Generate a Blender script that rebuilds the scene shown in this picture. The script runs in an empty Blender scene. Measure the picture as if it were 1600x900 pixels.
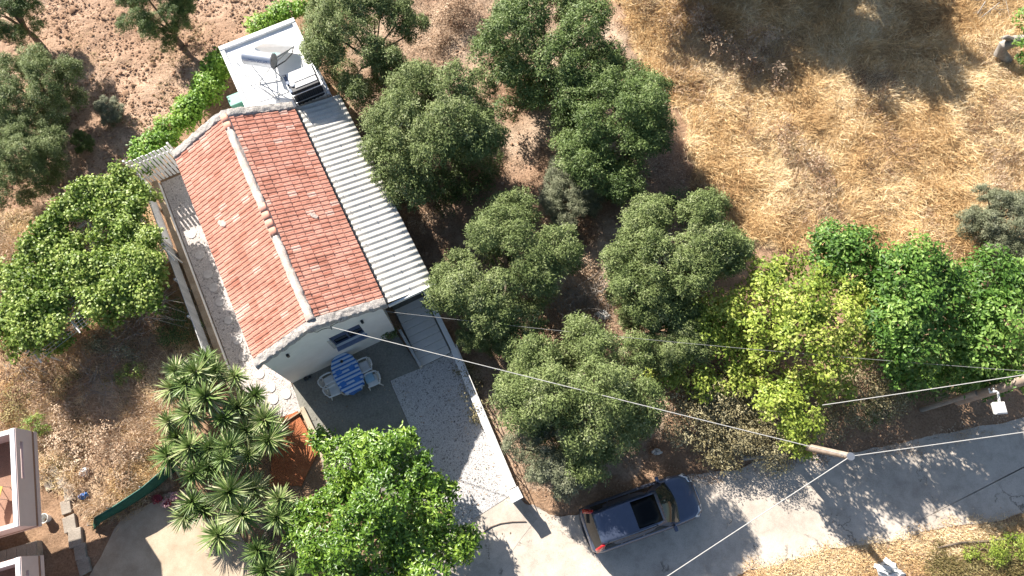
import bpy, math, random
import numpy as np
from mathutils import Vector, Matrix

# ------------------------------------------------------------------ camera, sky, sun, exposure
sc = bpy.context.scene
CAM_H, CAM_T, CAM_F = 28.0, math.radians(19.5), 1067.0
cam = bpy.data.cameras.new('camera'); camo = bpy.data.objects.new('camera', cam)
sc.collection.objects.link(camo); sc.camera = camo
camo.location = (0, 0, CAM_H); camo.rotation_euler = (CAM_T, 0, 0)
cam.sensor_width = 36; cam.lens = CAM_F / 1600 * 36; cam.clip_end = 2000

SUN_EL = math.radians(33.8)
SHX, SHY = 0.654, -0.757                      # direction in which shadows fall on the ground
w = bpy.data.worlds.new('World'); sc.world = w; w.use_nodes = True
nt = w.node_tree
sky = nt.nodes.new('ShaderNodeTexSky'); sky.sky_type = 'NISHITA'; sky.sun_disc = False
sky.sun_elevation = SUN_EL; sky.sun_rotation = math.atan2(-SHX, -SHY)
bg = nt.nodes['Background']; bg.inputs[1].default_value = 0.063
nt.links.new(sky.outputs[0], bg.inputs[0])
sl = bpy.data.lights.new('sun', 'SUN'); sl.energy = 5.0; sl.angle = math.radians(0.53); sl.color = (1.0, 0.94, 0.86)
so = bpy.data.objects.new('sun', sl); sc.collection.objects.link(so)
_d = Vector((SHX * math.cos(SUN_EL), SHY * math.cos(SUN_EL), -math.sin(SUN_EL)))
so.rotation_euler = _d.to_track_quat('-Z', 'Y').to_euler(); so.location = (-20, 25, 30)
sc.view_settings.view_transform = 'Standard'; sc.view_settings.look = 'None'
sc.view_settings.exposure = 1.42; sc.view_settings.gamma = 1.0
sc.cycles.max_bounces = 6; sc.cycles.transparent_max_bounces = 6

# ------------------------------------------------------------------ places
def at(px, py, z=0.0):
    """world point at height z for a point of the survey photograph"""
    a = (px - 800) / CAM_F; b = (450 - py) / CAM_F
    r = (a, math.sin(CAM_T) + b * math.cos(CAM_T), -math.cos(CAM_T) + b * math.sin(CAM_T))
    k = (z - CAM_H) / r[2]
    return Vector((r[0] * k, r[1] * k, z))
def mpp(px, py, z=0.0):
    p = at(px, py, z)
    return (p.y * math.sin(CAM_T) - (p.z - CAM_H) * math.cos(CAM_T)) / CAM_F
def gr(px, py, z):
    p = at(px, py, z); return Vector((p.x, p.y, 0))
def poly(pts, z=0.0): return [tuple(at(x, y, z))[:2] for x, y in pts]
HA = math.radians(26.9); HO = at(457, 599)
HU = Vector((math.cos(HA), math.sin(HA), 0)); HV = Vector((-math.sin(HA), math.cos(HA), 0))
def hp(u, v, z=0.0): return HO + HU * u + HV * v + Vector((0, 0, z))
def on_front(px, py, v0=0.0):
    lo, hi = 0.0, 6.0
    for _ in range(40):
        m = (lo + hi) / 2
        if (at(px, py, m) - HO).dot(HV) > v0: lo = m
        else: hi = m
    p = at(px, py, lo); return (p - HO).dot(HU), lo

# ------------------------------------------------------------------ objects
COL = sc.collection
WL = {}
def props(o, label=None, cat=None, group=None, kind=None):
    if label: o['label'] = label
    if cat: o['category'] = cat
    if group: o['group'] = group
    if kind: o['kind'] = kind
    return o
def thing(name, label, cat, loc=(0, 0, 0), group=None):
    o = bpy.data.objects.new(name, None); COL.objects.link(o); o.location = loc
    o.empty_display_size = .2
    WL[o.name] = Vector(loc)
    return props(o, label, cat, group)
def link_mesh(name, me, mat, parent, c):
    o = bpy.data.objects.new(name, me); COL.objects.link(o)
    if mat is not None:
        for m in (mat if isinstance(mat, (list, tuple)) else [mat]): me.materials.append(m)
    WL[o.name] = Vector(c)
    if parent is not None:
        o.parent = parent; o.location = Vector(c) - WL[parent.name]
    else: o.location = c
    return o
def set_tint(me, t):
    a = me.attributes.new('tint', 'FLOAT', 'FACE'); a.data.foreach_set('value', np.asarray(t, np.float32))
class MB:
    def __init__(s): s.V = []; s.F = []; s.T = []
    def add(s, vs, fs, tint=0.5):
        n = len(s.V); s.V += [tuple(v) for v in vs]
        s.F += [tuple(i + n for i in f) for f in fs]; s.T += [tint] * len(fs); return s
    def box(s, a, b, M=None, tint=.5):
        (x0, y0, z0), (x1, y1, z1) = a, b
        vs = [Vector(p) for p in ((x0,y0,z0),(x1,y0,z0),(x1,y1,z0),(x0,y1,z0),(x0,y0,z1),(x1,y0,z1),(x1,y1,z1),(x0,y1,z1))]
        if M is not None: vs = [M(*v) if callable(M) else M @ v for v in vs]
        return s.add(vs, [(0,3,2,1),(4,5,6,7),(0,1,5,4),(1,2,6,5),(2,3,7,6),(3,0,4,7)], tint)
    def bar(s, p, q, wd, ht, up=(0, 0, 1), tint=.5):
        p = Vector(p); q = Vector(q); d = (q - p); L = d.length; d.normalize()
        sd = d.cross(Vector(up)); 
        if sd.length < 1e-4: sd = d.cross(Vector((1, 0, 0)))
        sd.normalize(); n = sd.cross(d)
        M = lambda x, y, z: p + d * x + sd * y + n * z
        return s.box((0, -wd/2, -ht/2), (L, wd/2, ht/2), M, tint)
    def prism(s, pts, z0, z1, tint=.5):
        n = len(pts)
        ar = sum(pts[i][0]*pts[(i+1)%n][1]-pts[(i+1)%n][0]*pts[i][1] for i in range(n))
        if ar < 0: pts = pts[::-1]
        vs = [(p[0], p[1], z0) for p in pts] + [(p[0], p[1], z1) for p in pts]
        return s.add(vs, [tuple(range(n-1, -1, -1)), tuple(range(n, 2*n))] + [(i, (i+1)%n, n+(i+1)%n, n+i) for i in range(n)], tint)
    def tube(s, pts, rad, n=8, cap=True, tint=.5):
        pts = [Vector(p) for p in pts]
        if not hasattr(rad, '__len__'): rad = [rad] * len(pts)
        vs = []; fs = []; ref = None
        for i, p in enumerate(pts):
            d = (pts[min(i+1, len(pts)-1)] - pts[max(i-1, 0)]).normalized()
            if ref is None or abs(ref.dot(d)) > .99: ref = Vector((0,0,1)) if abs(d.z) < .9 else Vector((1,0,0))
            a = d.cross(ref).normalized(); b = a.cross(d); ref = b
            vs += [p + (a * math.cos(2*math.pi*k/n) + b * math.sin(2*math.pi*k/n)) * rad[i] for k in range(n)]
        for i in range(len(pts)-1):
            for k in range(n): fs.append((i*n+k, i*n+(k+1)%n, (i+1)*n+(k+1)%n, (i+1)*n+k))
        if cap: fs.append(tuple(range(n-1, -1, -1))); fs.append(tuple((len(pts)-1)*n + k for k in range(n)))
        return s.add(vs, fs, tint)
    def lathe(s, c, prof, n=20, tint=.5):
        c = Vector(c); vs = []; fs = []
        for r, z in prof: vs += [c + Vector((r*math.cos(2*math.pi*k/n), r*math.sin(2*math.pi*k/n), z)) for k in range(n)]
        for i in range(len(prof)-1):
            for k in range(n): fs.append((i*n+k, i*n+(k+1)%n, (i+1)*n+(k+1)%n, (i+1)*n+k))
        fs.append(tuple(range(n-1,-1,-1))); fs.append(tuple((len(prof)-1)*n+k for k in range(n)))
        return s.add(vs, fs, tint)
    def grid(s, rows, tint=.5, flip=False):
        n = len(rows[0]); vs = [p for r in rows for p in r]; fs = []
        for i in range(len(rows)-1):
            for k in range(n-1):
                f = (i*n+k, i*n+k+1, (i+1)*n+k+1, (i+1)*n+k); fs.append(f[::-1] if flip else f)
        return s.add(vs, fs, tint)
    def build(s, name, mat, parent=None, smooth=False, bevel=0, solid=0, angle=40):
        V = np.array(s.V, float); c = (V.min(0) + V.max(0)) / 2; c[2] = V[:, 2].min()
        me = bpy.data.meshes.new(name); me.from_pydata([tuple(v) for v in V - c], [], s.F)
        set_tint(me, s.T)
        o = link_mesh(name, me, mat, parent, c)
        if smooth: me.shade_smooth(); me.set_sharp_from_angle(angle=math.radians(angle))
        if bevel:
            m = o.modifiers.new('bevel', 'BEVEL'); m.width = bevel; m.segments = 2; m.limit_method = 'ANGLE'
        if solid:
            m = o.modifiers.new('solid', 'SOLIDIFY'); m.thickness = solid; m.offset = 0
        return o
def np_mesh(name, V, Fq, tint, mat, parent=None, k=4, smooth=False):
    """V (n,3), Fq (m,k) arrays"""
    V = np.asarray(V, np.float32); Fq = np.asarray(Fq, np.int32)
    c = (V.min(0) + V.max(0)) / 2; c[2] = V[:, 2].min()
    me = bpy.data.meshes.new(name); m = len(Fq)
    me.vertices.add(len(V)); me.vertices.foreach_set('co', (V - c).ravel())
    me.loops.add(m*k); me.loops.foreach_set('vertex_index', Fq.ravel())
    me.polygons.add(m); me.polygons.foreach_set('loop_start', np.arange(0, m*k, k, dtype=np.int32))
    me.update(calc_edges=True)
    if smooth: me.shade_smooth()
    set_tint(me, tint)
    return link_mesh(name, me, mat, parent, Vector([float(q) for q in c]))
def copy_tree(o, parent=None):
    c = o.copy(); COL.objects.link(c); c.parent = parent; WL[c.name] = WL[o.name]
    for ch in list(o.children): copy_tree(ch, c)
    return c

# ------------------------------------------------------------------ noise
def hash2(ix, iy, s):
    n = (ix.astype(np.int64) * 374761393 + iy.astype(np.int64) * 668265263 + s * 974634533) & 0xffffffff
    n = ((n ^ (n >> 13)) * 1274126177) & 0xffffffff
    return ((n ^ (n >> 16)) & 0xffff) / 65535.0
def vnoise(x, y, s=0):
    ix = np.floor(x); iy = np.floor(y); fx = x - ix; fy = y - iy
    fx = fx*fx*(3-2*fx); fy = fy*fy*(3-2*fy); h = lambda a, b: hash2(ix+a, iy+b, s)
    return (h(0,0)*(1-fx)+h(1,0)*fx)*(1-fy) + (h(0,1)*(1-fx)+h(1,1)*fx)*fy
def fbm(x, y, s=0, o=4):
    r = 0; a = .5
    for i in range(o): r = r + a*vnoise(x*2**i, y*2**i, s+i*17); a *= .5
    return r
def inpoly(x, y, P):
    r = np.zeros(np.shape(x), bool); n = len(P)
    for i in range(n):
        x0, y0 = P[i]; x1, y1 = P[(i+1) % n]
        if y0 == y1: continue
        c = (y0 > y) != (y1 > y)
        r ^= c & (x < (x1-x0)*(y-y0)/(y1-y0)+x0)
    return r

# ------------------------------------------------------------------ materials
MATS = {}
def _nodes(name):
    m = bpy.data.materials.new(name); m.use_nodes = True; MATS[name] = m
    return m, m.node_tree, m.node_tree.nodes['Principled BSDF']
def ramp(nt, fac, stops):
    r = nt.nodes.new('ShaderNodeValToRGB'); e = r.color_ramp.elements
    while len(e) < len(stops): e.new(.5)
    for i, (p, c) in enumerate(stops): e[i].position = p; e[i].color = (*c, 1)
    nt.links.new(fac, r.inputs[0]); return r.outputs[0]
def noise_tex(nt, scale, detail=6, rough=.6, kind='Noise', coord='Object'):
    tc = nt.nodes.new('ShaderNodeTexCoord')
    n = nt.nodes.new('ShaderNodeTex' + kind)
    n.inputs['Scale'].default_value = scale
    if kind == 'Noise': n.inputs['Detail'].default_value = detail; n.inputs['Roughness'].default_value = rough
    nt.links.new(tc.outputs[coord], n.inputs['Vector']); return n
def mixc(nt, f, a, b, mode='MIX'):
    m = nt.nodes.new('ShaderNodeMix'); m.data_type = 'RGBA'; m.blend_type = mode
    for s, v in ((0, f), (6, a), (7, b)):
        if isinstance(v, (int, float)): m.inputs[s].default_value = v
        elif isinstance(v, tuple): m.inputs[s].default_value = (*v, 1)
        else: nt.links.new(v, m.inputs[s])
    return m.outputs[2]
def bump(nt, b, h, strength=.4, dist=.02):
    n = nt.nodes.new('ShaderNodeBump'); n.inputs['Strength'].default_value = strength; n.inputs['Distance'].default_value = dist
    nt.links.new(h, n.inputs['Height']); nt.links.new(n.outputs[0], b.inputs['Normal'])
def surf(name, c0, c1, scale=4, rough=.85, bmp=.3, bdist=.01, fine=40, metal=0, c2=None, coord='Object', spec=.3, fineamt=.35):
    """mottled surface: large blotches from c0 to c1 with fine grain"""
    m, nt, b = _nodes(name)
    n1 = noise_tex(nt, scale, 8, .65, coord=coord); n2 = noise_tex(nt, fine, 4, .7, coord=coord)
    st = [(.3, c0), (.7, c1)] if c2 is None else [(.25, c0), (.5, c1), (.75, c2)]
    col = ramp(nt, n1.outputs[0], st)
    g = ramp(nt, n2.outputs[0], [(.3, (1-fineamt,)*3), (.7, (1+fineamt*.4,)*3)])
    nt.links.new(mixc(nt, 1.0, col, g, 'MULTIPLY'), b.inputs['Base Color'])
    b.inputs['Roughness'].default_value = rough; b.inputs['Metallic'].default_value = metal
    b.inputs['Specular IOR Level'].default_value = spec
    if bmp: bump(nt, b, n2.outputs[0], bmp, bdist)
    return m
def plain(name, c, rough=.5, metal=0, spec=.5, coat=0, trans=0):
    m, nt, b = _nodes(name)
    n = noise_tex(nt, 6, 5, .6); d = tuple(x*.86 for x in c)
    nt.links.new(ramp(nt, n.outputs[0], [(.3, d), (.7, c)]), b.inputs['Base Color'])
    b.inputs['Roughness'].default_value = rough; b.inputs['Metallic'].default_value = metal
    b.inputs['Specular IOR Level'].default_value = spec; b.inputs['Coat Weight'].default_value = coat
    b.inputs['Transmission Weight'].default_value = trans
    return m
def tinted(name, stops, rough=.6, spec=.3, trans=.25, fine=0, broad=0):
    """colour of every leaf / blade / clod by its own tint; part of the light passes through"""
    m, nt, b = _nodes(name)
    a = nt.nodes.new('ShaderNodeAttribute'); a.attribute_name = 'tint'
    col = ramp(nt, a.outputs['Fac'], stops)
    if fine:
        n = noise_tex(nt, fine, 5, .65)
        col = mixc(nt, 1.0, col, ramp(nt, n.outputs[0], [(.3, (.72,)*3), (.7, (1.12,)*3)]), 'MULTIPLY')
    if broad:      # dust and dark streaks over many pieces
        tc = nt.nodes.new('ShaderNodeNewGeometry'); n = nt.nodes.new('ShaderNodeTexNoise'); n.inputs['Scale'].default_value = broad; n.inputs['Detail'].default_value = 7; n.inputs['Roughness'].default_value = .7
        nt.links.new(tc.outputs['Position'], n.inputs['Vector'])
        col = mixc(nt, 1.0, col, ramp(nt, n.outputs[0], [(.3, (.70,.68,.67)), (.5, (1.,)*3), (.68, (1.06,1.12,1.16))]), 'MULTIPLY')
    nt.links.new(col, b.inputs['Base Color'])
    b.inputs['Roughness'].default_value = rough; b.inputs['Specular IOR Level'].default_value = spec
    if trans:
        t = nt.nodes.new('ShaderNodeBsdfTranslucent'); mx = nt.nodes.new('ShaderNodeMixShader')
        mx.inputs[0].default_value = trans
        nt.links.new(col, t.inputs[0]); nt.links.new(b.outputs[0], mx.inputs[1]); nt.links.new(t.outputs[0], mx.inputs[2])
        nt.links.new(mx.outputs[0], nt.nodes['Material Output'].inputs[0])
    return m

M_olive = tinted('olive_leaf', [(0, (.070,.100,.026)), (.4, (.155,.205,.062)), (.75, (.25,.295,.115)), (1, (.40,.43,.25))], .6, .3, .2)
M_olive_dk = tinted('olive_leaf_dark', [(0, (.055,.095,.022)), (.5, (.125,.185,.048)), (.85, (.21,.275,.085)), (1, (.32,.37,.17))], .55, .35, .2)
M_olive_gr = tinted('olive_leaf_silver', [(0, (.085,.10,.05)), (.5, (.21,.225,.13)), (1, (.38,.385,.27))], .6, .3, .12)
M_citrus = tinted('citrus_leaf', [(0, (.05,.115,.012)), (.5, (.125,.235,.022)), (1, (.27,.39,.05))], .38, .5, .25)
M_yellow = tinted('yellow_leaf', [(0, (.12,.19,.025)), (.5, (.30,.38,.055)), (1, (.52,.55,.14))], .5, .35, .3)
M_fig = tinted('fig_leaf', [(0, (.045,.11,.015)), (.5, (.115,.23,.035)), (1, (.27,.40,.09))], .5, .4, .3)
M_vine = tinted('vine_leaf', [(0, (.075,.14,.016)), (.5, (.20,.30,.045)), (1, (.42,.50,.14))], .5, .35, .3)
M_hedge = tinted('hedge_leaf', [(0, (.07,.16,.014)), (.5, (.16,.31,.03)), (1, (.30,.45,.06))], .5, .35, .3)
M_yucca = tinted('yucca_leaf', [(0, (.055,.10,.025)), (.5, (.125,.20,.05)), (.8, (.27,.33,.12)), (1, (.50,.48,.28))], .45, .4, .1)
M_straw = tinted('straw', [(0, (.30,.175,.08)), (.35, (.56,.37,.175)), (.7, (.74,.54,.29)), (1, (.84,.70,.46))], .8, .15, .15)
M_brush = tinted('dry_brush', [(0, (.18,.105,.065)), (.5, (.42,.29,.19)), (1, (.66,.52,.38))], .85, .1, .1)
M_weed = tinted('weed', [(0, (.10,.085,.03)), (.5, (.23,.19,.08)), (1, (.42,.36,.18))], .8, .1, .15)
M_bark = surf('bark', (.10,.075,.055), (.24,.19,.145), 6, .9, .6, .02, 60)
M_deadwood = surf('dead_wood', (.20,.175,.15), (.46,.42,.37), 3, .85, .6, .02, 50)
M_polewood = surf('pole_wood', (.27,.20,.15), (.42,.34,.27), 3, .8, .4, .01, 70)
M_clod = tinted('clod', [(0, (.22,.125,.075)), (.5, (.36,.225,.145)), (1, (.52,.36,.25))], .95, .1, 0, 30)
M_tile = tinted('terracotta', [(0, (.40,.16,.105)), (.35, (.56,.255,.18)), (.7, (.64,.32,.235)), (1, (.70,.47,.38))], .8, .2, 0, 9, 1.1)
M_wall = surf('white_render', (.66,.65,.62), (.78,.77,.74), 1.2, .9, .15, .004, 60, fineamt=.06)
M_white = surf('white_paint', (.74,.735,.72), (.84,.835,.82), 1.5, .8, .15, .004, 50, fineamt=.06)
M_mortar = surf('mortar', (.27,.245,.22), (.47,.43,.39), 2.2, .95, 1., .04, 18, c2=(.36,.335,.31), fineamt=.5)
M_ridgem = surf('ridge_mortar', (.50,.36,.29), (.68,.63,.57), 2.2, .95, .8, .03, 22, fineamt=.45)
M_fibre = surf('fibre_cement', (.40,.38,.335), (.60,.575,.52), 1.3, .85, .3, .006, 30, c2=(.52,.495,.44), fineamt=.3)
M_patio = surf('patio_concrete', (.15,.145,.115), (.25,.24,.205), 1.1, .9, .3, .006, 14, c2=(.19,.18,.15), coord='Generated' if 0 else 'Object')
M_conc = surf('pale_concrete', (.36,.28,.195), (.56,.455,.335), 1.4, .92, .3, .006, 30, fineamt=.18)
M_terr = surf('terrace_slab', (.60,.575,.53), (.72,.69,.65), 1.6, .7, .1, .003, 40, fineamt=.1)
M_soilred = surf('red_soil', (.36,.11,.045), (.52,.20,.09), 3, .95, .9, .05, 18)
M_coping = surf('worn_coping', (.32,.22,.13), (.52,.41,.29), 2, .85, .3, .006, 30)
M_slat = surf('weathered_slat', (.34,.34,.32), (.62,.62,.60), 3, .8, .2, .004, 40)
M_steel = plain('galvanised_steel', (.52,.53,.54), .4, .8)
M_pipe = plain('painted_pipe', (.66,.65,.62), .5)
M_black = plain('black_plastic', (.012,.014,.018), .35, 0, .5)
M_blackrub = plain('black_rubber', (.02,.02,.02), .8)
M_pink = surf('pink_white_render', (.58,.44,.40), (.66,.52,.475), 1, .9, .1, .003, 50, fineamt=.06)
M_ftile = surf('brown_floor', (.27,.15,.10), (.34,.20,.14), 1.5, .7, .1, .003, 30)
M_glassdk = plain('dark_glass', (.006,.008,.010), .08, 0, .35)
M_glasstint = plain('tinted_glass', (.02,.028,.022), .05, 0, .7)
M_paint = plain('dark_blue_paint', (.085,.105,.16), .35, .5, .6, .6)
M_sunr = plain('sunroof_glass', (.003,.004,.005), .3, 0, .15)
M_chrome = plain('chrome', (.7,.7,.7), .15, 1)
M_redlamp = plain('red_lamp', (.55,.012,.015), .15, 0, .6, .6)
M_clear = plain('lamp_glass', (.75,.76,.76), .12, 0, .7, .6)
M_tyre = plain('tyre', (.018,.018,.018), .85)
M_plast = plain('white_plastic', (.72,.72,.69), .4)
M_bluecloth = plain('blue_cloth', (.05,.20,.55), .8)
M_bluelight = plain('light_blue_cushion', (.33,.50,.60), .85)
M_teal = plain('teal_plastic', (.10,.30,.24), .5)
M_redpot = plain('red_pot', (.30,.035,.05), .5)
M_pinkfl = plain('pink_petal', (.72,.42,.42), .7)
M_net = surf('green_net', (.015,.075,.05), (.03,.13,.085), 5, .75, .5, .01, 60)
M_shutter = surf('blue_grey_shutter', (.06,.085,.16), (.10,.13,.21), 4, .6, .1, .002, 30)
M_sill = surf('sill_marble', (.16,.20,.30), (.23,.27,.37), 5, .45, .1, .002, 30)
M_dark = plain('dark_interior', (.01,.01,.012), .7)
M_lettering = plain('blue_lettering', (.05,.08,.22), .5)
M_alu = plain('tank_aluminium', (.50,.53,.58), .4, .6)
M_cable = plain('pale_cable', (.40,.39,.37), .7)
M_cabledk = plain('grey_cable', (.22,.22,.21), .7)
M_board = surf('paving_board', (.42,.35,.27), (.56,.48,.39), 2, .85, .3, .006, 30)
M_step = surf('stepping_stone', (.52,.47,.43), (.68,.63,.59), 3, .9, .4, .006, 30, fineamt=.2)
M_kerb = surf('stone_slab', (.26,.22,.18), (.42,.37,.31), 2, .9, .4, .01, 25)

def stripes_mat():
    m, nt, b = _nodes('striped_cloth')
    a = nt.nodes.new('ShaderNodeAttribute'); a.attribute_name = 'tint'
    n = noise_tex(nt, 30, 4)
    col = ramp(nt, a.outputs['Fac'], [(0, (.03,.13,.42)), (.5, (.12,.30,.62)), (1, (.50,.58,.68))])
    nt.links.new(mixc(nt, 1., col, ramp(nt, n.outputs[0], [(.3, (.85,)*3), (.7, (1.05,)*3)]), 'MULTIPLY'), b.inputs['Base Color'])
    b.inputs['Roughness'].default_value = .9; return m
M_stripe = stripes_mat()
def gravel_mat(name, c0, c1, dark, scale=28):
    m, nt, b = _nodes(name)
    v = noise_tex(nt, scale, kind='Voronoi'); v2 = noise_tex(nt, scale*.38, kind='Voronoi'); n = noise_tex(nt, .7, 8)
    sep = nt.nodes.new('ShaderNodeSeparateColor'); nt.links.new(v.outputs['Color'], sep.inputs[0])
    col = ramp(nt, sep.outputs[0], [(0, dark), (.16, c0), (.6, c1), (1, tuple(min(.85, x*1.12) for x in c1))])
    sep2 = nt.nodes.new('ShaderNodeSeparateColor'); nt.links.new(v2.outputs['Color'], sep2.inputs[0])
    col = mixc(nt, 1., col, ramp(nt, sep2.outputs[1], [(0, (.42,.41,.41)), (.07, (.6,.6,.6)), (.11, (.96,)*3), (1, (1.03,)*3)]), 'MULTIPLY')
    col = mixc(nt, 1., col, ramp(nt, n.outputs[0], [(.3, (.86,)*3), (.7, (1.04,)*3)]), 'MULTIPLY')
    nt.links.new(col, b.inputs['Base Color']); b.inputs['Roughness'].default_value = .9
    bump(nt, b, v.outputs['Distance'], .9, .03); return m
M_gravel = gravel_mat('white_gravel', (.50,.47,.45), (.66,.64,.62), (.16,.15,.15), 50)
M_gravel2 = gravel_mat('pinkish_gravel', (.52,.45,.41), (.68,.62,.58), (.30,.25,.22), 50)
def road_mat():
    m, nt, b = _nodes('bleached_asphalt')
    n1 = noise_tex(nt, .35, 9, .62); n2 = noise_tex(nt, 45, 3, .8); n3 = noise_tex(nt, 2.2, 6, .7)
    col = ramp(nt, n1.outputs[0], [(.3, (.37,.32,.27)), (.48, (.50,.435,.365)), (.7, (.61,.53,.445))])
    col = mixc(nt, 1., col, ramp(nt, n2.outputs[0], [(.28, (.62,)*3), (.5, (1.,)*3), (.75, (1.12,)*3)]), 'MULTIPLY')
    col = mixc(nt, 1., col, ramp(nt, n3.outputs[0], [(.25, (.74,.73,.72)), (.55, (1.0,)*3), (.8, (1.06,)*3)]), 'MULTIPLY')
    # cracks: edges of large cells, broken up
    tc = nt.nodes.new('ShaderNodeTexCoord'); w_ = nt.nodes.new('ShaderNodeVectorMath'); w_.operation = 'MULTIPLY_ADD'
    nw = noise_tex(nt, 1.1, 5, .7); w_.inputs[1].default_value = (1.5, 1.5, 0)
    nt.links.new(nw.outputs['Color'], w_.inputs[0]); nt.links.new(tc.outputs['Object'], w_.inputs[2])
    v = nt.nodes.new('ShaderNodeTexVoronoi'); v.feature = 'DISTANCE_TO_EDGE'; v.inputs['Scale'].default_value = .42
    nt.links.new(w_.outputs[0], v.inputs['Vector'])
    cr = ramp(nt, v.outputs['Distance'], [(0, (.38,.38,.38)), (.006, (.6,.6,.6)), (.011, (1,1,1))])
    nb = noise_tex(nt, .5, 3); sel = ramp(nt, nb.outputs[0], [(.5, (0,0,0)), (.56, (1,1,1))])
    col = mixc(nt, sel, col, mixc(nt, 1., col, cr, 'MULTIPLY'))
    nt.links.new(col, b.inputs['Base Color']); b.inputs['Roughness'].default_value = .9; b.inputs['Specular IOR Level'].default_value = .2
    bump(nt, b, n2.outputs[0], .4, .006); return m
M_road = road_mat()
def ground_mat():
    m, nt, b = _nodes('ground_soil')
    a = nt.nodes.new('ShaderNodeAttribute'); a.attribute_name = 'soil'
    n1 = noise_tex(nt, 1.4, 8, .7); n2 = noise_tex(nt, 12, 6, .7); n3 = noise_tex(nt, 60, 3, .7)
    col = mixc(nt, 1., a.outputs['Color'], ramp(nt, n1.outputs[0], [(.3, (.74,.72,.70)), (.7, (1.18,1.18,1.2))]), 'MULTIPLY')
    col = mixc(nt, 1., col, ramp(nt, n2.outputs[0], [(.3, (.62,.60,.58)), (.55, (1,1,1)), (.75, (1.22,1.2,1.18))]), 'MULTIPLY')
    nt.links.new(col, b.inputs['Base Color']); b.inputs['Roughness'].default_value = .95; b.inputs['Specular IOR Level'].default_value = .1
    add = nt.nodes.new('ShaderNodeMath'); add.operation = 'MULTIPLY_ADD'; add.inputs[1].default_value = .3
    nt.links.new(n3.outputs[0], add.inputs[0]); nt.links.new(n2.outputs[0], add.inputs[2])
    bump(nt, b, add.outputs[0], .9, .07); return m
M_ground = ground_mat()

# ------------------------------------------------------------------ the ground
ROAD = poly([(640,862),(690,806),(802,776),(832,788),(870,806),(905,803),(1000,766),(1060,742),(1110,734),(1230,718),(1400,692),(1600,652),(1850,600),
             (1850,745),(1600,803),(1480,826),(1350,852),(1230,872),(1150,902),(1050,965),(900,1100),(420,1100),(560,940)])
YARD = poly([(190,812),(255,772),(300,765),(345,800),(400,870),(440,960),(440,1100),(60,1100),(120,930)])
FIELD = poly([(900,-120),(960,0),(1010,110),(1065,190),(1090,300),(1160,370),(1300,400),(1480,420),(1640,420),(1900,380),(2000,-160)])
ORCH = poly([(-300,-150),(720,-150),(690,0),(470,10),(340,90),(205,255),(100,310),(0,380),(-300,500)])
WEEDL = poly([(-200,400),(200,290),(262,400),(330,545),(300,640),(270,760),(150,830),(90,760),(-200,720)])
VERGE = poly([(1140,905),(1230,872),(1350,852),(1480,826),(1600,803),(1850,745),(1850,1100),(900,1100),(1050,965)])
GROVE = poly([(560,-20),(960,0),(1090,300),(1160,370),(1060,600),(1000,740),(840,770),(800,770),(712,545),(530,160)])
HOUSEFLAT = [tuple(hp(u, v))[:2] for u, v in ((-2.6,-.2),(-2.6,11.9),(-1,11.9),(-.4,10.6),(3,10.6),(3,14.6),(6.7,14.6),(6.75,-1.8),(6.3,-8.6),(3.4,-8.4),(-.9,-3.5),(-2.2,-.5))]
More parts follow.
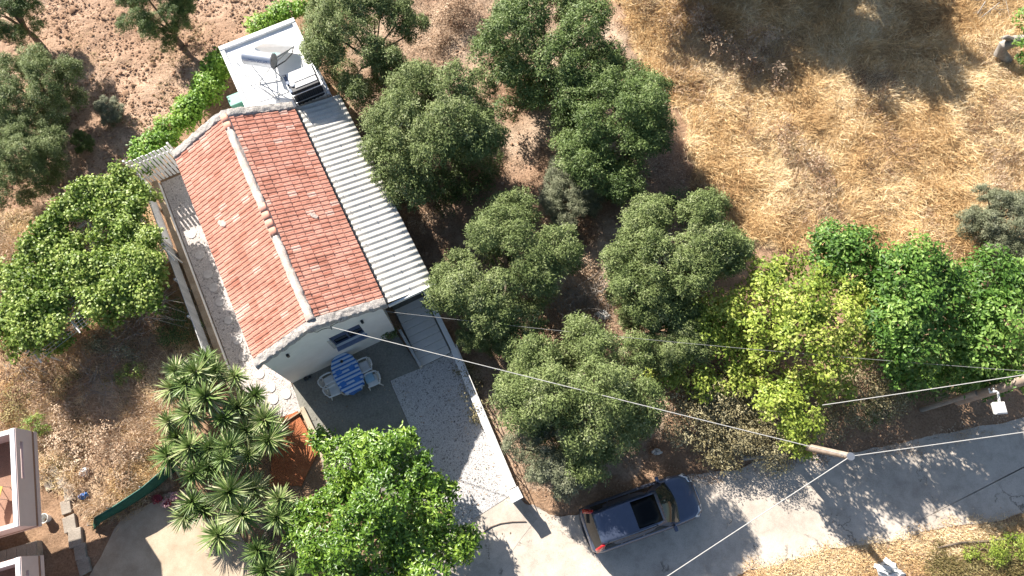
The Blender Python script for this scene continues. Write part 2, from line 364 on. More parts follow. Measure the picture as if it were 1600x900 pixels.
def make_ground():
    fx = np.arange(-31, 31.01, .125); fy = np.arange(-4, 31.01, .125)
    xs = np.concatenate([[-600,-300,-150,-90,-60,-45,-36], fx, [36,45,60,90,150,300,600]])
    ys = np.concatenate([[-600,-300,-150,-80,-40,-20,-10,-6], fy, [34,40,50,70,110,200,400,700]])
    X, Y = np.meshgrid(xs, ys)
    jx = X + (fbm(X*1.1, Y*1.1, 3)-.5)*1.3 + (fbm(X*4, Y*4, 5)-.5)*.5
    jy = Y + (fbm(X*1.1, Y*1.1, 9)-.5)*1.3 + (fbm(X*4, Y*4, 11)-.5)*.5
    base = np.array([.36,.235,.15]); C = np.ones(X.shape+(3,))*base
    def paint(P, c, c2, s, j=True, sc=.35):
        m = inpoly(jx if j else X, jy if j else Y, P)
        f = np.clip((fbm(X*sc, Y*sc, s, 5)-.3)/.4, 0, 1)[..., None]
        C[m] = (np.array(c)*(1-f) + np.array(c2)*f)[m]; return m
    paint(GROVE, (.38,.25,.165), (.52,.40,.29), 21)
    paint(ORCH, (.42,.275,.185), (.56,.395,.28), 22)
    mw = paint(WEEDL, (.38,.25,.155), (.56,.42,.28), 23, sc=.6)
    mf = paint(FIELD, (.50,.345,.185), (.66,.49,.28), 24)
    paint(VERGE, (.42,.31,.20), (.56,.44,.30), 25, sc=.7)
    # litter under the trees between the house and the field
    lit = inpoly(jx, jy, GROVE) & (fbm(X*.5, Y*.5, 31) > .52)
    C[lit] = C[lit]*.6 + np.array([.20,.12,.075])*.4
    flat = np.zeros(X.shape)
    for P in (ROAD, YARD, HOUSEFLAT): flat[inpoly(X, Y, P)] = 1
    for _ in range(3):
        flat[1:-1,1:-1] = (flat[1:-1,1:-1]*2 + flat[:-2,1:-1] + flat[2:,1:-1] + flat[1:-1,:-2] + flat[1:-1,2:])/6
    Z = (fbm(X*.8, Y*.8, 41)-.47)*.22 + (fbm(X*3.2, Y*3.2, 43)-.47)*.10
    Z += mf*((fbm(X*1.6, Y*1.6, 47)-.45)*.55) + mw*((fbm(X*1.5, Y*1.5, 48)-.45)*.2)
    oc = inpoly(jx, jy, ORCH); Z += oc*((fbm(X*4.5, Y*4.5, 49)-.47)*.12)
    Z = np.maximum(Z, -.12)*(1-flat) - .05*flat
    far = (np.abs(X) > 33) | (Y > 33) | (Y < -5); Z[far] *= .2
    n0, n1 = X.shape; idx = np.arange(n0*n1).reshape(n0, n1)
    Fq = np.stack([idx[:-1,:-1], idx[:-1,1:], idx[1:,1:], idx[1:,:-1]], -1).reshape(-1, 4)
    V = np.stack([X, Y, Z], -1).reshape(-1, 3)
    o = np_mesh('ground', V, Fq, np.full(len(Fq), .5), M_ground, smooth=True)
    a = o.data.attributes.new('soil', 'FLOAT_COLOR', 'POINT')
    a.data.foreach_set('color', np.concatenate([C.reshape(-1,3), np.ones((n0*n1,1))], 1).astype(np.float32).ravel())
    return props(o, kind='structure')
make_ground()
def sheet(name, P, z, mat, jit=0., seed=1, step=.35, parent=None):
    """flat sheet with a slightly uneven outline"""
    rng = random.Random(seed); pts = []
    for i in range(len(P)):
        a, b = Vector(P[i]), Vector(P[(i+1) % len(P)]); n = max(1, int((b-a).length/step)) if jit else 1
        nn = Vector((-(b-a).y, (b-a).x)).normalized()
        for k in range(n):
            q = a + (b-a)*(k/n)
            w_ = float(vnoise(np.array(q.x*.8), np.array(q.y*.8), seed)-.5)*2.2 + float(vnoise(np.array(q.x*3.1), np.array(q.y*3.1), seed+3)-.5)*.8
            if k: q = q + nn*jit*w_
            pts.append(tuple(q))
    return props(MB().prism(pts, z-.06, z).build(name, mat, parent), kind='structure')
sheet('road', ROAD, .0, M_road, .14, 3, .12)
sheet('concrete_yard', YARD, -.004, M_conc, .12, 4)
PATIO = [tuple(hp(u, v))[:2] for u, v in ((0,0),(4.72,0),(4.98,-1.83),(3.64,-1.72),(3.52,-7.4),(-.2,-4.2),(.05,-2.6),(-.1,-1.2))]
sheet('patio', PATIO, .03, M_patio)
DRIVE = [tuple(hp(u, v))[:2] for u, v in ((3.66,-1.74),(6.5,-1.8),(6.08,-8.05),(3.5,-8.25))]
sheet('gravel_driveway', DRIVE, .022, M_gravel, .01, 6)
APRON = [tuple(hp(u, v))[:2] for u, v in ((3.5,-8.26),(6.25,-8.06),(6.6,-9.3),(5.2,-9.9),(2.6,-9.6))]
sheet('driveway_apron', APRON, .008, M_road, .03, 7)
WALK = [tuple(hp(u, v))[:2] for u, v in ((-2.05,11.5),(-.05,11.5),(-.05,0),(-.02,-1.2),(-.9,-1.35),(-1.9,-.4),(-2.05,1))]
walk = sheet('gravel_walkway', WALK, .02, M_gravel2, .0)
rs = random.Random(5)
for px, py in ((299,366),(325,428),(334,449),(344,471),(371,531),(380,557),(406,585),(423,606),(427,624),(447,616),(312,398),(357,500)):
    p = at(px, py, .05); r = .19 + rs.random()*.03
    st = MB().lathe((p.x, p.y, .0), [(r*1.0,0),(r*1.0,.035),(r*.93,.05),(r*.4,.054)], 18).build('stepping_stone', M_step, walk, True)
BED = poly([(430,655),(464,642),(496,706),(470,760),(420,760)], .1)
sheet('flower_bed', BED, .07, M_soilred, .03, 8, .2)

# ------------------------------------------------------------------ the house
def make_house():
    W, D = 4.72, 10.0; ZE, ZR = 3.62, 4.72; UR = 2.33
    h = thing('house', 'whitewashed gabled house with terracotta tiled roof and corrugated side roof', 'house', hp(W/2, D/2))
    wu0, wz1 = on_front(513, 529); wu1, _ = on_front(561, 507); _, wz0 = on_front(522, 545)
    M = lambda u, v, z: hp(u, v, z)
    prof = lambda u: ZE + (ZR-ZE)*(u/UR if u < UR else (W-u)/(W-UR)) - .02
    # walls
    def gable(name, v0, v1, hole=None):
        b = MB()
        def pl(pts):
            n = len(pts); vs = [M(u, v0, z) for u, z in pts] + [M(u, v1, z) for u, z in pts]
            b.add(vs, [tuple(range(n)), tuple(range(2*n-1, n-1, -1))] + [(i, n+i, n+(i+1)%n, (i+1)%n) for i in range(n)])
        if hole:
            a, c, z0, z1 = hole
            pl([(0,-.1),(a,-.1),(a,prof(a)),(0,prof(0))])
            pl([(c,-.1),(W,-.1),(W,prof(W)),(c,prof(c))])
            pl([(a,-.1),(c,-.1),(c,z0),(a,z0)])
            top = [(a,z1),(c,z1),(c,prof(c))] + ([(UR,prof(UR))] if a < UR < c else []) + [(a,prof(a))]
            pl(top)
        else: pl([(0,-.1),(W,-.1),(W,prof(W)),(UR,prof(UR)),(0,prof(0))])
        return b.build(name, M_wall, h)
    gable('front_wall', 0, .22, (wu0, wu1, wz0, wz1))
    gable('rear_wall', D-.22, D)
    MB().box((0,.22,-.1),(.2,D-.22,ZE-.03),M).build('side_wall', M_wall, h)
    MB().box((W-.2,.22,-.1),(W,D-.22,ZE-.03),M).build('side_wall', M_wall, h)
    # window
    wd = MB().box((wu0+.003,.16,wz0+.003),(wu1-.003,.19,wz1-.003),M).build('window', M_glassdk, h)
    fr = MB()
    for a, c in (((wu0+.004,.10,wz0+.004),(wu0+.06,.159,wz1-.004)),((wu1-.06,.10,wz0+.004),(wu1-.004,.159,wz1-.004)),((wu0+.06,.10,wz1-.06),(wu1-.06,.159,wz1-.004)),
                 ((wu0+.06,.10,wz0+.004),(wu1-.06,.159,wz0+.06)),(((wu0+wu1)/2-.03,.11,wz0+.06),((wu0+wu1)/2+.03,.155,wz1-.06))): fr.box(a, c, M)
    fr.build('window_frame', M_shutter, wd)
    MB().box((wu0-.02,-.17,wz0-.07),(wu1+.03,.098,wz0-.002),M).build('sill', M_sill, wd, bevel=.008)
    sh = MB()
    for k in range(9): sh.box((wu0+.05,.045,wz1-.06-k*.055),(wu1-.05,.075,wz1-.018-k*.055),M)
    sh.build('roller_shutter', M_shutter, wd)
    MB().box((wu0-.12,-.02,wz0+.02),(wu0-.015,-.001,wz1-.2),M).build('folded_shutter', M_slat, wd)
    for px, py in ((450,556),(566,503)):
        u, z = on_front(px, py, -.06)
        lm = MB().box((u-.05,-.11,z-.09),(u+.05,-.001,z+.09),M).build('wall_lamp', M_black, h, bevel=.015)
        MB().box((u-.035,-.10,z-.125),(u+.035,-.03,z-.091),M).build('lens', M_clear, lm)
    # bracket and loops of cable under the gable
    bu, bz = on_front(517, 511, -.05)
    cb = MB(); cb.tube([M(bu,-.001,bz), M(bu,-.16,bz+.02)], .015, 6)
    cb.tube([M(bu-.62,-.02,bz+.28), M(bu-.5,-.05,bz+.12), M(bu-.3,-.05,bz+.16), M(bu-.12,-.05,bz+.05), M(bu,-.1,bz+.02)], .012, 6)
    cb.tube([M(bu+.02,-.03,bz+.02), M(bu+.18,-.06,bz+.14), M(bu+.36,-.05,bz+.1), M(bu+.5,-.03,bz+.26)], .012, 6)
    cb.build('cable_bracket', M_blackrub, h, True)
    # roof deck under the tiles
    ES = -.25; ED = W + .2
    def rz(u): return ZE + (ZR-ZE)*((u)/UR if u < UR else (W-u)/(W-UR))
    dk = MB()
    for a, c in ((ES, UR), (UR, ED)):
        vs = [M(u, v, rz(u)+dz) for dz in (-.06, 0) for u, v in ((a,.03),(c,.03),(c,D-.03),(a,D-.03))]
        dk.add(vs, [(0,3,2,1),(4,5,6,7),(0,1,5,4),(1,2,6,5),(2,3,7,6),(3,0,4,7)])
    roof = dk.build('roof', M_mortar, h)
    # tiles: a pan with a roll, eight courses on each slope
    NC, NR = 8, 47; v0, v1 = .36, D-.33; tw = (v1-v0)/NR
    prof_t = [(0,.0),(.04,.016),(.10,.020),(.36,.016),(.40,.002),(.45,.0),(.50,.030),(.60,.040),(.88,.040),(.95,.026),(.98,.0)]
    rt = random.Random(11); tiles = []
    for side in (0, 1):
        e, sgn = (ES, 1) if side == 0 else (ED, -1)
        cl = abs(UR - e)/NC
        for c in range(NC):
            for r in range(NR):
                tiles.append((side, c, r, e + sgn*c*cl, e + sgn*(c+1)*cl, v0 + r*tw))
    def tile_geo(side, ua, ub, v, o, jz=0., jr=0.):
        """lower edge at ua, upper edge at ub"""
        vs = []; n = len(prof_t); over = .05*(1 if ub > ua else -1)
        for row in range(2):
            u = ua - over*.3 if row == 0 else ub + over*.4
            lift = .046 if row == 0 else .006
            for q, (t, z) in enumerate(prof_t): vs.append(M(u + jr*(t-.5), v + t*tw*(.995) + jr*.2*(row), rz(u) + z + lift + jz) - o)
        u = ua - over*.3
        for (t, z) in prof_t: vs.append(M(u + .002 + jr*(t-.5), v + t*tw*.995, rz(u) + .004) - o)
        fs = []
        for k in range(n-1):
            f1 = (k, k+1, n+k+1, n+k); f2 = (2*n+k, 2*n+k+1, k+1, k)
            fs += [f1[::-1], f2[::-1]] if side == 0 else [f1, f2]
        return vs, fs
    # nearest tiles to the camera stand on their own, the others are joined
    camp = Vector((0, 0, CAM_H))
    order = sorted(tiles, key=lambda t: (M((t[3]+t[4])/2, t[5], 4.2)-camp).length)
    own = set((t[0], t[1], t[2]) for t in order[:298])
    var = {}
    for side in (0, 1):
        cl = abs(UR-(ES if side == 0 else ED))/NC
        for k in range(7):
            ref = next(t for t in tiles if t[0] == side and t[1] == 0 and t[2] == 0)
            o = M(ref[3], ref[5], rz(ref[3]))
            vs, fs = tile_geo(side, ref[3], ref[4], ref[5], o, rt.uniform(-.005,.008), rt.uniform(-.022,.022))
            me = bpy.data.meshes.new('tile'); me.from_pydata([tuple(v) for v in vs], [], fs)
            set_tint(me, [[.15,.32,.42,.5,.6,.72,.95][k]]*len(fs)); me.materials.append(M_tile)
            me.shade_smooth(); me.set_sharp_from_angle(angle=math.radians(35)); var[side, k] = me
    rest = MB()
    for side, c, r, ua, ub, v in tiles:
        o = M(ua, v, rz(ua))
        k = rt.choices(range(7), [2,5,6,7,6,4,1])[0]
        if (side, c, r) in own:
            ob = bpy.data.objects.new('tile', var[side, k]); COL.objects.link(ob); ob.parent = roof; ob.location = o - WL[roof.name]; WL[ob.name] = o
        else:
            vs, fs = tile_geo(side, ua, ub, v, Vector((0,0,0)), rt.uniform(-.005,.008), rt.uniform(-.022,.022)); rest.add(vs, fs, [.15,.32,.42,.5,.6,.72,.95][k])
    ro = rest.build('tile_field', M_tile, roof, True, angle=35); props(ro, kind='stuff')
    # ridge: half-round tiles, most of them smeared with mortar
    nrt = 26
    for i in range(nrt):
        if not any(p_ <= .25 + (i+.5)*(D-.5)/nrt <= q_ for p_, q_ in ((0,.3),(3.9,5.3),(9.0,10))): continue
        a = .25 + i*(D-.5)/nrt; b2 = a + (D-.5)/nrt + .03; rr = .11
        rows = []
        for v, k in ((a, 1.0), (b2, .99)):
            rows.append([M(UR + math.cos(t)*rr*k*1.25, v, rz(UR)+.045 + math.sin(t)**.7*rr*.62*k) for t in [math.pi*q/8 for q in range(9)]])
        bare = i in (0, 1, 12, 13, 14, 24, 25) and i not in (0, 24)
        g = MB().grid(rows, tint=.55 if i % 2 else .4)
        g.build('ridge_tile', M_tile, roof, True, solid=.012)
    rng = np.random.default_rng(4)
    # mortar beds along both sides of the ridge
    for ra, rb in ((.28, 4.05), (5.15, 9.15)):
        rows = []; nv = int((rb-ra)/.05)
        for i in range(nv+1):
            v = ra + (rb-ra)*i/nv; row = []; en = min(1., 4*min(i, nv-i)/10+.75)
            for k in range(9):
                t = k/8*2-1; hw = .135 + (float(vnoise(np.array(v*4.), np.array(3. if t > 0 else 9.), 6))-.5)*.06
                u = UR + t*hw; z = rz(UR) + .12*en - .06*abs(t)**2.6 + (float(vnoise(np.array(v*5.), np.array(t*2.), 12))-.5)*.016 + (float(vnoise(np.array(v*16.), np.array(t*5.), 13))-.5)*.008
                row.append(M(u, v, z))
            rows.append(row)
        MB().grid(rows, flip=True).build('ridge_mortar', M_ridgem, roof, True, angle=70)
    bed = MB()
    for sg in (-1, 1):
        rows = []
        for i in range(81):
            v = .3 + i*(D-.6)/80; wob = rng.uniform(-.02,.03)
            rows.append([M(UR+sg*.085, v, rz(UR)+.10), M(UR+sg*(.14+wob*.3), v, rz(UR+sg*.14)+.07), M(UR+sg*(.165+wob*.6), v, rz(UR+sg*.165)+.04)])
        bed.grid(rows, flip=sg > 0)
    bed.build('ridge_bedding', M_ridgem, roof, True)
    # raised mortar verge along both gables
    def verge(name, va, vb, dz, mat=M_mortar):
        rows = []; us = np.linspace(ES-.03, ED+.02, 130)
        for i in range(9):
            row = []
            for u in us:
                t = i/8; v = va + (vb-va)*t
                arch = math.sin(math.pi*min(max(t,.04),.96))**.14
                z = rz(u) + dz*arch - (0 if 0 < i < 8 else .16)
                z -= .06*math.exp(-((u-UR)/.25)**2)
                lump = (vnoise(np.array(u*6.), np.array(v*8.), 3)-.5)*.06 + (vnoise(np.array(u*19.), np.array(v*19.), 5)-.5)*.035
                wob = (vnoise(np.array(u*5.), np.array(1.), 8)-.5)*.07*(1 if t in (0., 1.) else .4)
                row.append(M(u, v + wob, z + float(lump)))
            rows.append(row)
        return MB().grid(rows).build(name, mat, roof, True, angle=60)
    verge('gable_verge', -.06, .38, .11)
    verge('gable_verge', D-.36, D+.10, .12)
    # old mortar repairs on the tiles
    for u, v, s in ((.62, 5.75, 1.0), (3.9, 4.4, .8)):
        b = MB(); g = random.Random(3)
        for q in range(5):
            cu, cv = u + g.uniform(-.12,.12)*s, v + g.uniform(-.2,.2)*s; n = 10; rr = g.uniform(.07,.15)*s
            pts = [(cu + math.cos(2*math.pi*k/n)*rr*g.uniform(.6,1.2), cv + math.sin(2*math.pi*k/n)*rr*g.uniform(.6,1.2)) for k in range(n)]
            zz = rz(cu) + .098
            vs = [M(a, c, rz(a)+.094+q*.002) for a, c in pts] + [M(a, c, rz(a)+.03) for a, c in pts]
            b.add(vs, [tuple(range(n))] + [(k, n+k, n+(k+1)%n, (k+1)%n) for k in range(n)])
        b.build('mortar_patch', M_ridgem, roof)
    # corrugated lean-to roof
    cu0, cu1, cz0, cz1 = 4.96, 6.90, 3.34, 3.02; nw = 37; pitch = (D-.25)/nw; rows = []
    for k in range(nw*8+1):
        v = .16 + k*pitch/8; z = .030*math.cos(2*math.pi*k/8)
        rows.append([M(cu0 + (cu1-cu0)*t, v, cz0+(cz1-cz0)*t + z - .012*math.sin(t*math.pi) + .006*math.sin(v*1.3+t*2)) for t in (0,.25,.5,.75,1)])
    ct = MB().grid(rows).build('corrugated_roof', M_fibre, h, True, solid=.012, angle=80)
    sc_ = MB()
    for k in range(1, nw, 3):
        for t in (.12,.52,.9):
            p = M(cu0+(cu1-cu0)*t, .16+k*pitch, cz0+(cz1-cz0)*t+.04); sc_.lathe(p, [(.022,0),(.02,.012),(.01,.02)], 8)
    sc_.build('roofing_screws', M_steel, ct)
    MB().box((cu0,.08,cz0-.12),(cu1+.02,.15,cz1+.03),lambda u,v,z: M(u,v,z + (0 if u < 5.5 else -.02))).build('fascia_board', M_white, h)
    for v in (.3, 2.6, 5., 7.4, 9.7):
        MB().box((cu0-.1,v-.04,cz1-.22),(cu1-.1,v+.04,cz1-.1),M).build('rafter', M_coping, h)
    for v in (.3, 3.4, 6.6, 9.6):
        MB().box((6.58,v-.05,0),(6.68,v+.05,cz1-.22),M).build('post', M_white, h)
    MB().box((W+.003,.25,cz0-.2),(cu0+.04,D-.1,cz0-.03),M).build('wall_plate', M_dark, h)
    # porch floor and its broad slabs under and in front of the lean-to
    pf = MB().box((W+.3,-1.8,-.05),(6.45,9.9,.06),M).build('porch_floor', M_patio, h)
    pg = random.Random(9)
    for k in range(8):
        a = -1.79 + k*.345
        MB().box((5.06,a,.061),(6.4,a+.335,.10+.012*k*.5+pg.uniform(-.004,.004)),M).build('slab', M_terr, pf, bevel=.012)
    gx = MB().box((-.35,6.35,0),(-.02,7.1,1.25),M).build('meter_box', M_white, h, bevel=.02)
    return h
make_house()

def make_annex():
    M = lambda u, v, z: hp(u, v, z)
    u0, u1, v0, v1, zt = 3.12, 6.52, 10.12, 14.42, 3.12
    h = thing('annex', 'white flat roofed annex with low parapet behind the tiled house', 'annex', hp(4.8, 12.3))
    MB().box((u0,v0,-.1),(u1,v1,zt-.16),M).build('wall', M_wall, h)
    MB().box((u0-.06,v0,zt-.16),(u1+.06,v1+.06,zt),M).build('roof_slab', M_white, h)
    pr = MB()
    for a, c in (((u0-.06,v1-.16,zt),(u1+.06,v1+.06,zt+.13)),((u0-.06,v0+.3,zt),(u0+.12,v1-.16,zt+.09)),((u1-.10,v0+.1,zt),(u1+.06,v1-.16,zt+.09))): pr.box(a, c, M)
    pr.build('parapet', M_white, h, bevel=.015)
    for px, py in ((369,96),(381,114),(391,131)):
        p = at(px, py, zt+.1); b = MB().tube([(p.x,p.y,zt+.0),(p.x,p.y,zt+.16)], .022, 8); b.tube([(p.x-.05,p.y,zt+.15),(p.x+.05,p.y,zt+.15)], .02, 6)
        b.build('vent_pipe', M_steel, h, True)
    b = MB(); b.tube([at(357,82,zt+.03), at(381,114,zt+.03), at(397,140,zt+.03), at(404,158,zt+.03)], .016, 6)
    b.tube([at(404,158,zt+.03), at(425,150,zt+.05), at(452,140,zt+.05)], .018, 6); b.build('water_pipe', M_pipe, h, True)
make_annex()

def make_heater():
    zt = 3.12
    A, B = at(384, 89, 4.45), at(425, 95, 4.42)
    h = thing('solar_water_heater', 'silver solar water heater tank with glass collector on the white flat roof', 'water heater', Vector(((A.x+B.x)/2, (A.y+B.y)/2, zt)))
    ax = (B-A); L = ax.length*1.13; c = (A+B)/2; ax.normalize(); R = .31
    up = Vector((0,0,1)); sd = ax.cross(up).normalized()       # sd points to the photograph's lower side
    if sd.y > 0: sd = -sd
    P = lambda t, a, r=R: c + ax*t + (sd*math.sin(a) + up*math.cos(a))*r
    rows = []
    for t, r in ((-L/2-.02,.02),(-L/2-.02,R*.55),(-L/2,R*.9),(-L/2+.03,R),(0,R),(L/2-.03,R),(L/2,R*.9),(L/2+.02,R*.55),(L/2+.02,.02)):
        rows.append([P(t, 2*math.pi*k/32, r) for k in range(33)])
    tank = MB().grid(rows, flip=True).build('tank', M_alu, h, True)
    MB().lathe(P(.0-.15, -.25, R-.005), [(.03,0),(.03,.03),(.012,.04)], 10).build('valve', M_steel, tank)
    cap = MB(); rows = [[P(L/2+.024+.012*(1-q), 2*math.pi*k/32, max(.001, R*q)) for k in range(33)] for q in (1.02,.96,.5,.0)]
    cap.grid(rows, flip=True).build('end_cap', M_mortar, tank, True)
    # lettering wrapped around the drum
    cu = bpy.data.curves.new('lettering', 'FONT'); cu.body = 'LUMEN SOLAR'; cu.size = .17; cu.align_x = 'CENTER'
    to = bpy.data.objects.new('tmp', cu); COL.objects.link(to); bpy.context.view_layer.update()
    me = bpy.data.meshes.new_from_object(to.evaluated_get(bpy.context.evaluated_depsgraph_get()))
    bpy.data.objects.remove(to); tw = max(v.co.x for v in me.vertices)*2; s = L*.78/tw
    rt = 1 if ax.x > 0 else -1
    for v in me.vertices:
        x, y = v.co.x*s*rt, v.co.y
        v.co = P(x, math.radians(64) - y/R, R+.003)
    m2 = MB().add([v.co for v in me.vertices], [tuple(p.vertices) for p in me.polygons]); m2.build('lettering', M_lettering, tank)
    # collector, sloping away from the drum towards the far edge of the roof
    q0, q1, q2, q3 = at(398,74,4.25), at(428,91,4.3), at(459,72,3.35), at(417,64,3.35)
    n = (q1-q0).cross(q3-q0).normalized(); 
    if n.z < 0: n = -n
    b = MB().add([q0,q1,q2,q3,q0-n*.09,q1-n*.09,q2-n*.09,q3-n*.09], [(0,1,2,3),(7,6,5,4),(0,4,5,1),(1,5,6,2),(2,6,7,3),(3,7,4,0)])
    cl = b.build('collector_casing', M_steel, h)
    i = lambda s, t: (q0*(1-s)+q1*s)*(1-t) + (q3*(1-s)+q2*s)*t + n*.004
    M_coll = plain('collector_glass', (.32,.52,.52), .45, 0, .3)
    MB().add([i(.05,.04), i(.95,.04), i(.95,.96), i(.05,.96)], [(0,1,2,3)]).build('collector_glass', M_coll, cl)
    # angle iron frame and its struts
    f = MB(); feet = [at(430,150,zt), at(397,150,zt), at(458,78,zt), at(415,70,zt)]
    e0, e1 = P(-L*.35, math.pi*.9, R), P(L*.35, math.pi*.9, R)
    for p, q in ((e0, at(436,157,zt)), (e0, at(388,122,zt)), (e1, at(441,123,zt)), (e1, at(404,130,zt)), (e0, q3), (e1, q2), (at(388,122,zt+.06), at(436,157,zt+.06)), (at(404,130,zt+.05), at(441,123,zt+.05))):
        f.bar(p, q, .04, .04)
    f.build('stand', M_steel, h)
    hs = MB(); hs.tube([P(L/2, math.pi*.75), at(436,101,4.1), at(446,95,3.8), at(456,84,3.55), q2], .025, 8); hs.build('hose', M_blackrub, h, True)
make_heater()

def make_tank():
    zt = 3.12; cpt = at(474, 128, 3.9)
    h = thing('water_tank', 'black ribbed plastic water tank in a steel cradle on the white annex roof', 'water tank', (cpt.x, cpt.y, zt))
    M = lambda u, v, z: Vector((cpt.x, cpt.y, 0)) + HU*u + HV*v + Vector((0, 0, z))
    U, Vv = .62, .52; z0, z1 = zt+.12, zt+1.0
    b = MB().box((-U+.04,-Vv+.04,z0),(U-.04,Vv-.04,z1),M)
    n = 7
    for k in range(n):
        a = -U + .03 + k*(2*U-.06)/n
        b.box((a,-Vv,z0+.02),(a+(2*U)/n*.55,Vv,z1-.04),M)
    for k in range(6):
        a = -Vv + .05 + k*(2*Vv-.1)/6
        b.box((-U,a,z0+.02),(U,a+.1,z1-.045),M)
    b.build('tank_body', M_black, h, bevel=.02)
    M_lit_top = surf('sunlit_tank_top', (.55,.54,.52), (.72,.71,.69), 2, .7, .3, .01, 20)  # sunlight on the black tank's top, put into the colour of these plates
    MB().box((-U+.10,-.06,z1-.0),(U-.03,Vv-.03,z1+.035),M).box((-U+.22,-Vv+.17,z1),(U-.06,-.10,z1+.03),M).build('lit_top', M_lit_top, h, bevel=.012)
    MB().lathe(M(-U+.17,-.12,z1+.001), [(.11,0),(.11,.05),(.09,.06),(.03,.065)], 20).build('filler_cap', plain('filler_cap', (.60,.62,.64), .5), h, True)
    M_bl = plain('blue_grey_plastic', (.06,.10,.17), .45)
    MB().box((-U-.06,-Vv+.08,z1-.25),(-U+.2,-Vv+.30,z1-.02),M).box((-U-.05,-.02,z1-.2),(-U+.09,.42,z1+.01),M).build('float_valve_box', M_bl, h, bevel=.02)
    f = MB()
    for z in (z0+.3, z1-.1):
        c = [M(-U-.05,-Vv-.05,z), M(U+.05,-Vv-.05,z), M(U+.05,Vv+.05,z), M(-U-.05,Vv+.05,z)]
        for k in range(4): f.bar(c[k], c[(k+1)%4], .03, .03)
    for a, c in ((-1,-1),(1,-1),(1,1),(-1,1)): f.bar(M(a*(U+.05),c*(Vv+.05),zt), M(a*(U+.05),c*(Vv+.05),z1-.05), .035, .035)
    f.build('cradle', M_steel, h)
    # leg rail down to the roof edge
    MB().tube([M(U+.2,-Vv-.35,zt), M(U+.2,-Vv-.35,zt+.3), M(U+.2,-Vv+.1,zt+.3), M(U+.2,-Vv+.1,zt)], .012, 6).build('pipe_loop', M_steel, h, True)
make_tank()
bx = at(371, 157, .8); props(MB().box((-.35,-.28,0),(.35,.28,.9),lambda x,y,z: Vector((bx.x,bx.y,0))+HU*x+HV*y+Vector((0,0,z))).box((-.38,-.31,.9),(.38,.31,.97),lambda x,y,z: Vector((bx.x,bx.y,0))+HU*x+HV*y+Vector((0,0,z))).build('storage_bin', M_teal, bevel=.03), 'teal plastic storage bin behind the rear gable beside the hedge', 'bin')

